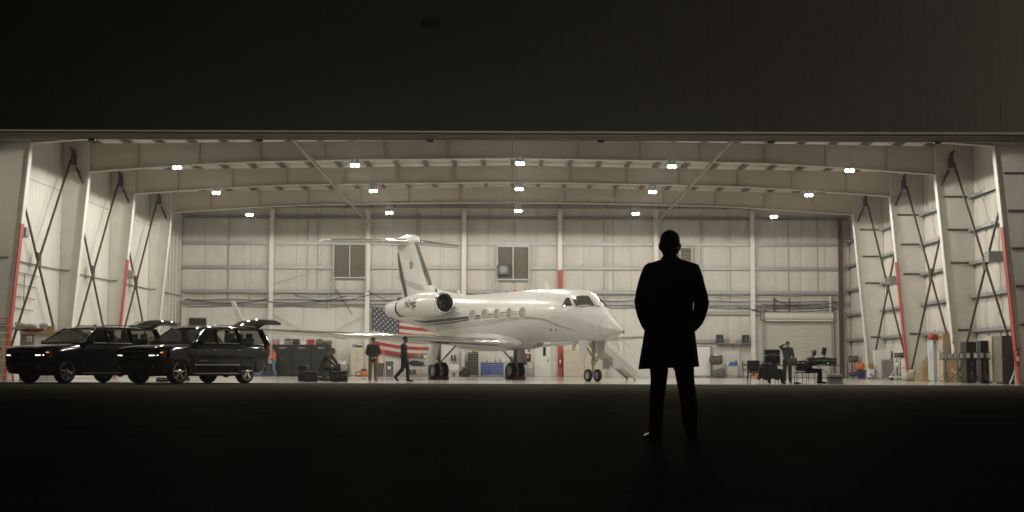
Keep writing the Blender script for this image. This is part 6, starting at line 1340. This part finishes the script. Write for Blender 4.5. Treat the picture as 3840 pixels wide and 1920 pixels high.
bin_(onshelf(164), 0, .34, .34, .27, mat('clear_plastic', (.52, .52, .50), .3), 'clear plastic bin with dark handle on the wooden shelf', lid=whitepl); carton(onshelf(190), .15, .26, .3, .22, 'small cardboard box at the right end of the wooden shelf')
# yellow jacks and red jack on the floor behind the cars
for (u0, u1, v0, v1, mt, lab) in ((368, 408, 1401, 1416, yellow, 'yellow floor jack seen under the left SUV'), (418, 452, 1400, 1415, yellow, 'yellow floor jack between the two SUVs'), (118, 152, 1411, 1420, redm, 'red floor jack seen under the left SUV nose')):
    p, w_, h = place(u0, u1, v0, v1); t = thing('floor_jack', lab, 'jack', p); b = B(); b.bb(-w_ / 2, w_ / 2, -.12, .12, .06, .06 + h * .4); b.box((w_ * .2, 0, .06 + h * .5), (w_ * .4, .1, h * .3), ry=-.3); mk('chassis', b, mt, t, bevel=.01); b = B(); b.cyl((-w_ * .3, 0, .1), (-w_ * .6, 0, h * 1.2), .015, n=6); mk('lever', b, mt, t)
    for sx in (-.4, .4):
        for sy in (-.12, .12): b = B(); b.lathe((sx * w_, sy - .02, .05), (0, 1, 0), [(0, .05), (.04, .05)], 12); mk('wheel', b, blackp, t)
# signs on the left column
for (u, v, mt, lab, h_) in ((110, 1271, whitepl, 'small white notice on the left red column', .22), (112, 1303, greenp, 'green safety sign on the left red column', .3)):
    a = at(u, v, FD[0] - .2); t = thing('notice', lab, 'sign', (a.x, FD[0] - .2, a.z)); b = B(); b.bb(-.1, .1, -.008, .008, -h_ / 2, h_ / 2); mk('plate', b, mt, t, bevel=.003); b = B(); b.bb(-.07, .07, -.012, -.0085, -h_ * .3, -h_ * .1); b.bb(-.07, .07, -.012, -.0085, h_ * .1, h_ * .25); mk('print', b, greenp if mt is whitepl else whitepl, t)
for k, u in enumerate((128, 138)):
    a = at(u, 1293, 58.5); t = thing('ear_defenders', ['left yellow ear defenders hung by the red column', 'right yellow ear defenders hung by the red column'][k], 'ear defenders', (a.x, 58.5, a.z), group='ear defenders by the red column'); b = B(); b.ell((-.05, 0, 0), (.04, .05, .08), 10, 8); b.ell((.05, 0, 0), (.04, .05, .08), 10, 8); mk('cups', b, yellow, t, smooth=60); b = B(); b.tube([(-.05, 0, .06), (-.04, 0, .14), (0, 0, .17), (.04, 0, .14), (.05, 0, .06)], .01, 6); mk('band', b, blackp, t)
# --- right wall group
def rcab(ul, ur, v0, v1, w_, mt, label, **k):
    x, D = G((ul + ur) / 2, v1); s = FPX / D; d = (ur - ul) / s; h = (v1 - v0) / s
    return cabinet((x, D + w_ / 2, .007), R(-90), w_, d, h, mt, label, **k), D, h, x, d
# rolling platform ladder
g = G(3164, 1413); s = FPX / g[1]; t = thing('platform_ladder', 'white rolling platform ladder with guard rails beside the roller door', 'ladder', (g[0], g[1], .007)); H = (1413 - 1335) / s; W = 50 / s
for sx in (-1, 1):
    for sy in (-1, 1): b = B(); b.cyl((sx * W / 2, sy * .45, .05), (sx * W / 2, sy * .45 * (1 if sy > 0 else .3), H), .036, n=8); mk('leg', b, whitepl, t)
    b = B(); b.tube([(sx * W / 2, -.1, H), (sx * W / 2, -.1, H + 1.2), (sx * W / 2, .45, H + 1.2), (sx * W / 2, .45, H)], .03, 6); b.tube([(sx * W / 2, -.1, H + .6), (sx * W / 2, .45, H + .6)], .018, 6); mk('guard_rail', b, whitepl, t)
b = B(); b.tube([(-W / 2, .45, H + 1.2), (W / 2, .45, H + 1.2)], .02, 6); b.tube([(-W / 2, .45, H + .6), (W / 2, .45, H + .6)], .018, 6); mk('guard_rail', b, whitepl, t)
b = B(); b.bb(-W / 2 - .03, W / 2 + .03, -.15, .5, H - .05, H); mk('platform', b, whitepl, t)
for i in range(5): b = B(); k = (i + .5) / 5.5; b.bb(-W / 2, W / 2, -.75 * (1 - k) - .2, -.75 * (1 - k) - .02, H * k - .02, H * k); mk('tread', b, alu, t)
for sx in (-1, 1): b = B(); beam(b, (sx * W / 2, -.95, .02), (sx * W / 2, -.12, H), .03, .06, up=(1, 0, 0)); mk('stringer', b, whitepl, t)
p, w_, h = place(3182, 3222, 1348, 1419); frame_shelf(p, R(-60), w_, .45, .95, 3, dgrey, 'dark trolley loaded with machine parts right of the platform ladder', name='trolley', cat='trolley'); bundle((p[0], p[1], .97), 0, (.3, .24, .2), mat('oily_parts', (.11, .09, .07), .6, var=.5, scale=14), 'oily machine part on the dark trolley', 'machine_part', 'machine part'); bundle((p[0], p[1], .14), 0, (.28, .2, .12), dgrey, 'dark sack on the bottom of the trolley', 'sack', 'sack')
p, w_, h = place(3205, 3247, 1351, 1420); bundle((p[0], p[1], .50), 0, (.26, .22, .2), orange, 'orange covered bundle on the navy bin', 'covered_bundle', 'bundle'); bin_((p[0] + .05, p[1] - .02, .007), 0, .46, .46, .50, mat('navy_plastic', (.03, .035, .09), .5), 'navy blue bin under the orange bundle')
p, w_, h = place(3258, 3276, 1345, 1421, 78.3); t = thing('hose_reel', 'white pump with yellow hose reel beside the white cabinet', 'pump', p); b = B(); b.bb(-.16, .16, -.15, .15, .1, .55); mk('housing', b, whitepl, t, bevel=.03); b = B(); b.lathe((0, -.05, .75), (0, 1, 0), [(0, .15), (.03, .15), (.03, .09), (.12, .09), (.12, .15), (.15, .15)], 18); mk('reel', b, mat('ochre', (.35, .22, .05), .6), t); b = B(); b.tube([(.1, -.1, .7), (.25, -.15, .4), (.1, -.2, .15), (-.15, -.2, .3)], .02, 6); mk('hose', b, blackp, t)
for sx in (-.12, .12): b = B(); b.lathe((sx - .02, 0, .08), (1, 0, 0), [(0, .08), (.04, .08)], 12); mk('wheel', b, blackp, t)
# white cabinet + grey parts drawers
c1 = cabinet((X(3308, 78.6), 78.6, .007), R(-6), .90, .5, 1.62, whitepl, 'tall white cabinet on the right side behind the parts drawers', doors=2)
p, w_, h = place(3298, 3338, 1349, 1423.5); drawers((p[0] + .1, p[1] - .1, .007), R(-12), w_, .5, h, mat('parts_grey', (.30, .285, .255), .5), 'grey parts drawer cabinet with many small drawers', 10)
# shelf with bottles
p, w_, h = place(3344, 3398, 1340, 1426); frame_shelf((p[0], p[1], .007), R(-70), .9, .45, 1.15, 3, greym, 'grey rack with bottles and a dark box against the right wall')
for i in range(5):
    t = thing('bottle', f'white bottle on the bottle rack, {["first", "second", "third", "fourth", "fifth"][i]} from the camera', 'bottle', (p[0] - .1, p[1] - .3 + .13 * i, .72)); b = B(); b.lathe((0, 0, 0), (0, 0, 1), [(0, .045), (.16, .045), (.2, .018), (.25, .016)], 12); mk('flask', b, whitepl if i % 2 else tan, t, smooth=40); b = B(); b.lathe((0, 0, .25), (0, 0, 1), [(0, .02), (.03, .02)], 10); mk('cap', b, [redm, blackp, bluep][i % 3], t)
case((p[0] + .05, p[1], 1.17), R(-70), .5, .35, .26, 'dark case on top of the bottle rack', dgrey)
t = thing('oil_drum', 'blue drum beside the red right column', 'drum', (*G(3388, 1424), .007)); b = B(); b.lathe((0, 0, 0), (0, 0, 1), [(0, .2), (.02, .21), (.2, .21), (.21, .22), (.23, .21), (.45, .21), (.47, .22), (.49, .21), (.66, .21), (.68, .2)], 20); mk('drum_body', b, bluep, t, smooth=40); b = B(); b.cyl((.08, 0, .68), (.08, 0, .70), .03, n=10); mk('bung', b, greym, t)
t = thing('pallet_cart', 'low white cart with a tilted handle on the right side', 'cart', (*G(3370, 1427), .007), R(-10)); b = B(); b.bb(-.45, .35, -.3, .3, .14, .2); mk('deck', b, whitepl, t, bevel=.01); b = B(); b.cyl((-.4, 0, .18), (.1, .1, 1.0), .02, n=8); mk('handle', b, whitepl, t)
for sx in (-.35, .25):
    for sy in (-.25, .25): b = B(); b.lathe((sx, sy - .02, .07), (0, 1, 0), [(0, .07), (.04, .07)], 12); mk('wheel', b, blackp, t)
p, w_, h = place(3386, 3434, 1384, 1429); bundle(p, 0, (.32, .3, .24), beigef, 'beige canvas bundle on the floor left of the leaning planks', 'canvas_bundle', 'bundle'); 
# planks leaning on the wall
rr = random.Random(4)
pl = [(3436, 1395), (3449, 1362), (3459, 1350), (3468, 1342), (3477, 1338), (3486, 1340), (3470, 1372)]
for i, (u, v) in enumerate(pl):
    g = G(u - 6, 1431 - i * .3); s = FPX / g[1]; h = (1431 - v) / s; t = thing('plank', f'pale wooden plank leaning on the right wall, {["shortest, at the far left", "second from left", "third from left", "fourth from left", "tallest of the bundle", "rightmost, beside the white locker", "short one in front"][i]}', 'plank', (g[0], g[1], .007), R(-20 + 4 * i), 'planks leaning on the right wall')
    b = B(); M_ = 1; ln = h * 1.03; b.box((.11, .0, ln / 2), (.16 + .02 * (i % 3), .035, ln), ry=R(9)); mk('board', b, [wood, tan, wood][i % 3] if i % 2 else wood, t, bevel=.004); b = B(); b.box((.11 + ln * .5 * math.sin(R(9)) - .0, 0, ln * .985), (.16 + .02 * (i % 3) + .004, .039, .03), ry=R(9)); mk('end_band', b, cream, t)
# lockers with emblems
em = mat('gold_emblem', (.30, .24, .12), .4, .5)
c, D, h, x, d = rcab(3502, 3516, 1279, 1432, .85, mat('pale_grey_locker', (.50, .51, .52), .45), 'pale grey locker with oval emblem right of the planks', emblem=em, doors=1, cat='locker', name='locker')
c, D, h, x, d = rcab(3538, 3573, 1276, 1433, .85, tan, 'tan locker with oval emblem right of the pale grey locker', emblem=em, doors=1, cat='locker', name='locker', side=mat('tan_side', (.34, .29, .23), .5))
carton((x + .02, D + .35, .007 + h), R(-90), .6, .46, .3, 'cardboard box with green print on top of the tan locker', mark=mat('dark_green_print', (.05, .10, .05), .7)); bundle((x - .32, D + .9, .007 + h), .3, (.3, .2, .12), redm, 'red bag on top of the pale grey locker', 'red_bag', 'bag')
a = at(3481, 1322, 66.5); t = thing('electrical_panel', 'grey electrical panel on the right wall above the planks', 'panel', (WX - .14, 66.5, a.z - .3), R(-90)); b = B(); b.bb(-.3, .3, -.1, .1, -.1, .6); mk('housing', b, greym, t, bevel=.01); b = B(); b.bb(-.26, .26, -.115, -.101, -.06, .56); mk('door', b, mat('panel_grey', (.3, .31, .31), .5), t)
g = G(3570, 1434); t = thing('cardboard_sheet', 'tall brown cardboard sheet leaning before the tan locker', 'cardboard', (g[0], g[1] - .25, .007), R(-8)); b = B(); b.box((0, .05, .62), (.36, .03, 1.24), rx=R(-4)); mk('sheet', b, card, t); b = B(); b.box((-.05, .017, .55), (.08, .006, .12), rx=R(-4)); b.box((.06, .02, .45), (.09, .006, .08), rx=R(-4)); mk('paper_label', b, whitepl, t)
c, D, h, x, d = rcab(3626, 3664, 1283, 1437, .8, blackpow, 'black steel cabinet right of the yellow sign column', doors=2); rcab(3681, 3714, 1279, 1439, .5, blackp, 'plain black cabinet between the work lights and the taupe cabinet', doors=1)
rcab(3722, 3731, 1262, 1439.5, .7, cream, 'narrow cream cabinet beside the taupe cabinet', doors=1); c, D, h, x, d = rcab(3760, 3806, 1260, 1441, .95, mat('taupe_paint', (.19, .165, .145), .5), 'tall taupe cabinet at the far right', doors=1, side=dgrey)
p, w_, h = place(3768, 3800, 1347, 1431, None); p = (p[0], p[1] - .6, .007); s = FPX / p[1]; drawers((p[0] - .1, p[1] - .1, .007), R(-25), .46, .45, .98, redm, 'red tool chest with grey drawers at the far right', 6, face=greym)
t = thing('tool_rack', 'dark tool rack with hanging hoses above the red tool chest', 'rack', (p[0] + .1, p[1] + .25, 1.35)); b = B(); b.bb(-.3, .3, -.04, .02, -.25, .35); mk('board', b, dgrey, t)
for k in range(4): b = B(); b.tube([(-.22 + k * .14, -.05, .3), (-.22 + k * .14, -.1, .1), (-.18 + k * .14, -.1, -.15 - .05 * (k % 2)), (-.13 + k * .14, -.06, .0)], .014, 6); mk('hose', b, [greym, blackp][k % 2], t)
b = B(); b.bb(-.2, .2, -.03, .03, -1.35, -.25); mk('post', b, dgrey, t)
a = at(3815, 1372, FD[0] - .25); extinguisher((a.x, FD[0] - .32, a.z), R(-20), 'red fire extinguisher on the far right red column', 1.05); b = B()
g = G(3808, 1441); stepladder((g[0], g[1] - .3, .007), R(-60), .55, whitepl, 'small white step stool at the foot of the far right column', 2, .4, .5, name='step_stool')
p, w_, h = place(3650, 3680, 1370, 1436); t = thing('power_unit', 'small white power unit between the black cabinets', 'machine', (p[0] - .1, p[1] - .3, .007)); b = B(); b.bb(-.2, .2, -.18, .18, .12, .55); mk('housing', b, whitepl, t, bevel=.04); b = B(); b.bb(-.15, -.03, -.2, -.181, .2, .32); b.bb(.03, .15, -.2, -.181, .35, .5); mk('vent', b, blackp, t); b = B(); b.tube([(-.18, 0, .55), (-.18, 0, .8), (.18, 0, .8), (.18, 0, .55)], .02, 6); mk('handle', b, greym, t)
for sx in (-.17, .17): b = B(); b.lathe((sx - .02, 0, .09), (1, 0, 0), [(0, .09), (.04, .09)], 12); mk('wheel', b, blackp, t)
# tripod work lights
def tripod(u, v, k, label, yaw):
    g = G(u, v); t = thing('tripod_work_light', label, 'work light', (g[0], g[1], .007), yaw, 'unlit tripod work lights'); H = 1.0
    b = B(); b.cyl((0, 0, .15), (0, 0, H), .016, n=8); mk('mast', b, blackp, t); b = B(); b.cyl((0, 0, .42), (0, 0, .5), .028, n=8); b.cyl((0, 0, .82), (0, 0, .87), .026, n=8); mk('collar', b, redm, t)
    for i in range(3): a = i * 2.094 + .5; b = B(); b.cyl((0, 0, .45), (.48 * math.cos(a), .48 * math.sin(a), .012), .011, n=6); b.cyl((.24 * math.cos(a), .24 * math.sin(a), .23), (0, 0, .18), .008, n=5); mk('leg', b, blackp, t)
    b = B(); b.cyl((-.28, 0, H), (.28, 0, H), .014, n=8); mk('crossbar', b, blackp, t)
    for sx in (-1, 1):
        hd = B(); hd.box((sx * .15, -.02, H + .16), (.17, .10, .24), rz=-sx * .25 * k); o = mk('lamp_head', hd, dgrey, t, bevel=.02); b = B(); b.box((sx * .15 - sx * .25 * k * .0, -.074, H + .16), (.13, .012, .19), rz=-sx * .25 * k); mk('glass', b, mat('halogen_glass_glint', (.80, .80, .78), .25), o); b = B()  # white glass colour stands for hangar light reflected in the unlit heads
        b.tube([(sx * .15 - .08, -.06, H + .28), (sx * .15, -.06, H + .33), (sx * .15 + .08, -.06, H + .28)], .008, 5); b.tube([(sx * .15 - .08, -.1, H + .1), (sx * .15 + .08, -.1, H + .1)], .005, 5); b.tube([(sx * .15 - .08, -.1, H + .2), (sx * .15 + .08, -.1, H + .2)], .005, 5); mk('guard', b, blackp, o)
for i, (u, v) in enumerate(((3547, 1436), (3592, 1437), (3646, 1438.5), (3694, 1439.5))): tripod(u, v, (.3, 1, .6, .4)[i], 'tripod work light with twin heads, ' + ['leftmost, before the tan locker', 'second, before the brown cardboard', 'third, before the black cabinet', 'rightmost, before the plain black cabinet'][i], (0, .3, -.2, .15)[i])
a = at(3577, 1281, FD[1] - .2); t = thing('notice', 'yellow sign on the white right column', 'sign', (a.x, FD[1] - .2, a.z)); b = B(); b.bb(-.07, .07, -.008, .008, -.13, .13); mk('plate', b, mat('sign_yellow', (.65, .52, .02), .5), t, bevel=.003); b = B(); b.bb(-.04, .04, -.012, -.0085, -.06, .0); mk('print', b, blackp, t)
HAZE = .00045
# ------------------------------------------------------------------ thin haze added for a veil and glow round the lamps
hz_m = bpy.data.materials.new('haze_air'); hz_m.use_nodes = True; n = hz_m.node_tree.nodes; n.remove(n['Principled BSDF'])
pv = n.new('ShaderNodeVolumePrincipled'); pv.inputs['Color'].default_value = (.9, .88, .82, 1); pv.inputs['Density'].default_value = HAZE; pv.inputs['Anisotropy'].default_value = .75
hz_m.node_tree.links.new(pv.outputs[0], n['Material Output'].inputs['Volume'])
b = B(); b.bb(-75, 75, -12, 100, -1.0, 23)
tag(mk('haze', b, hz_m), None, None, kind='stuff')
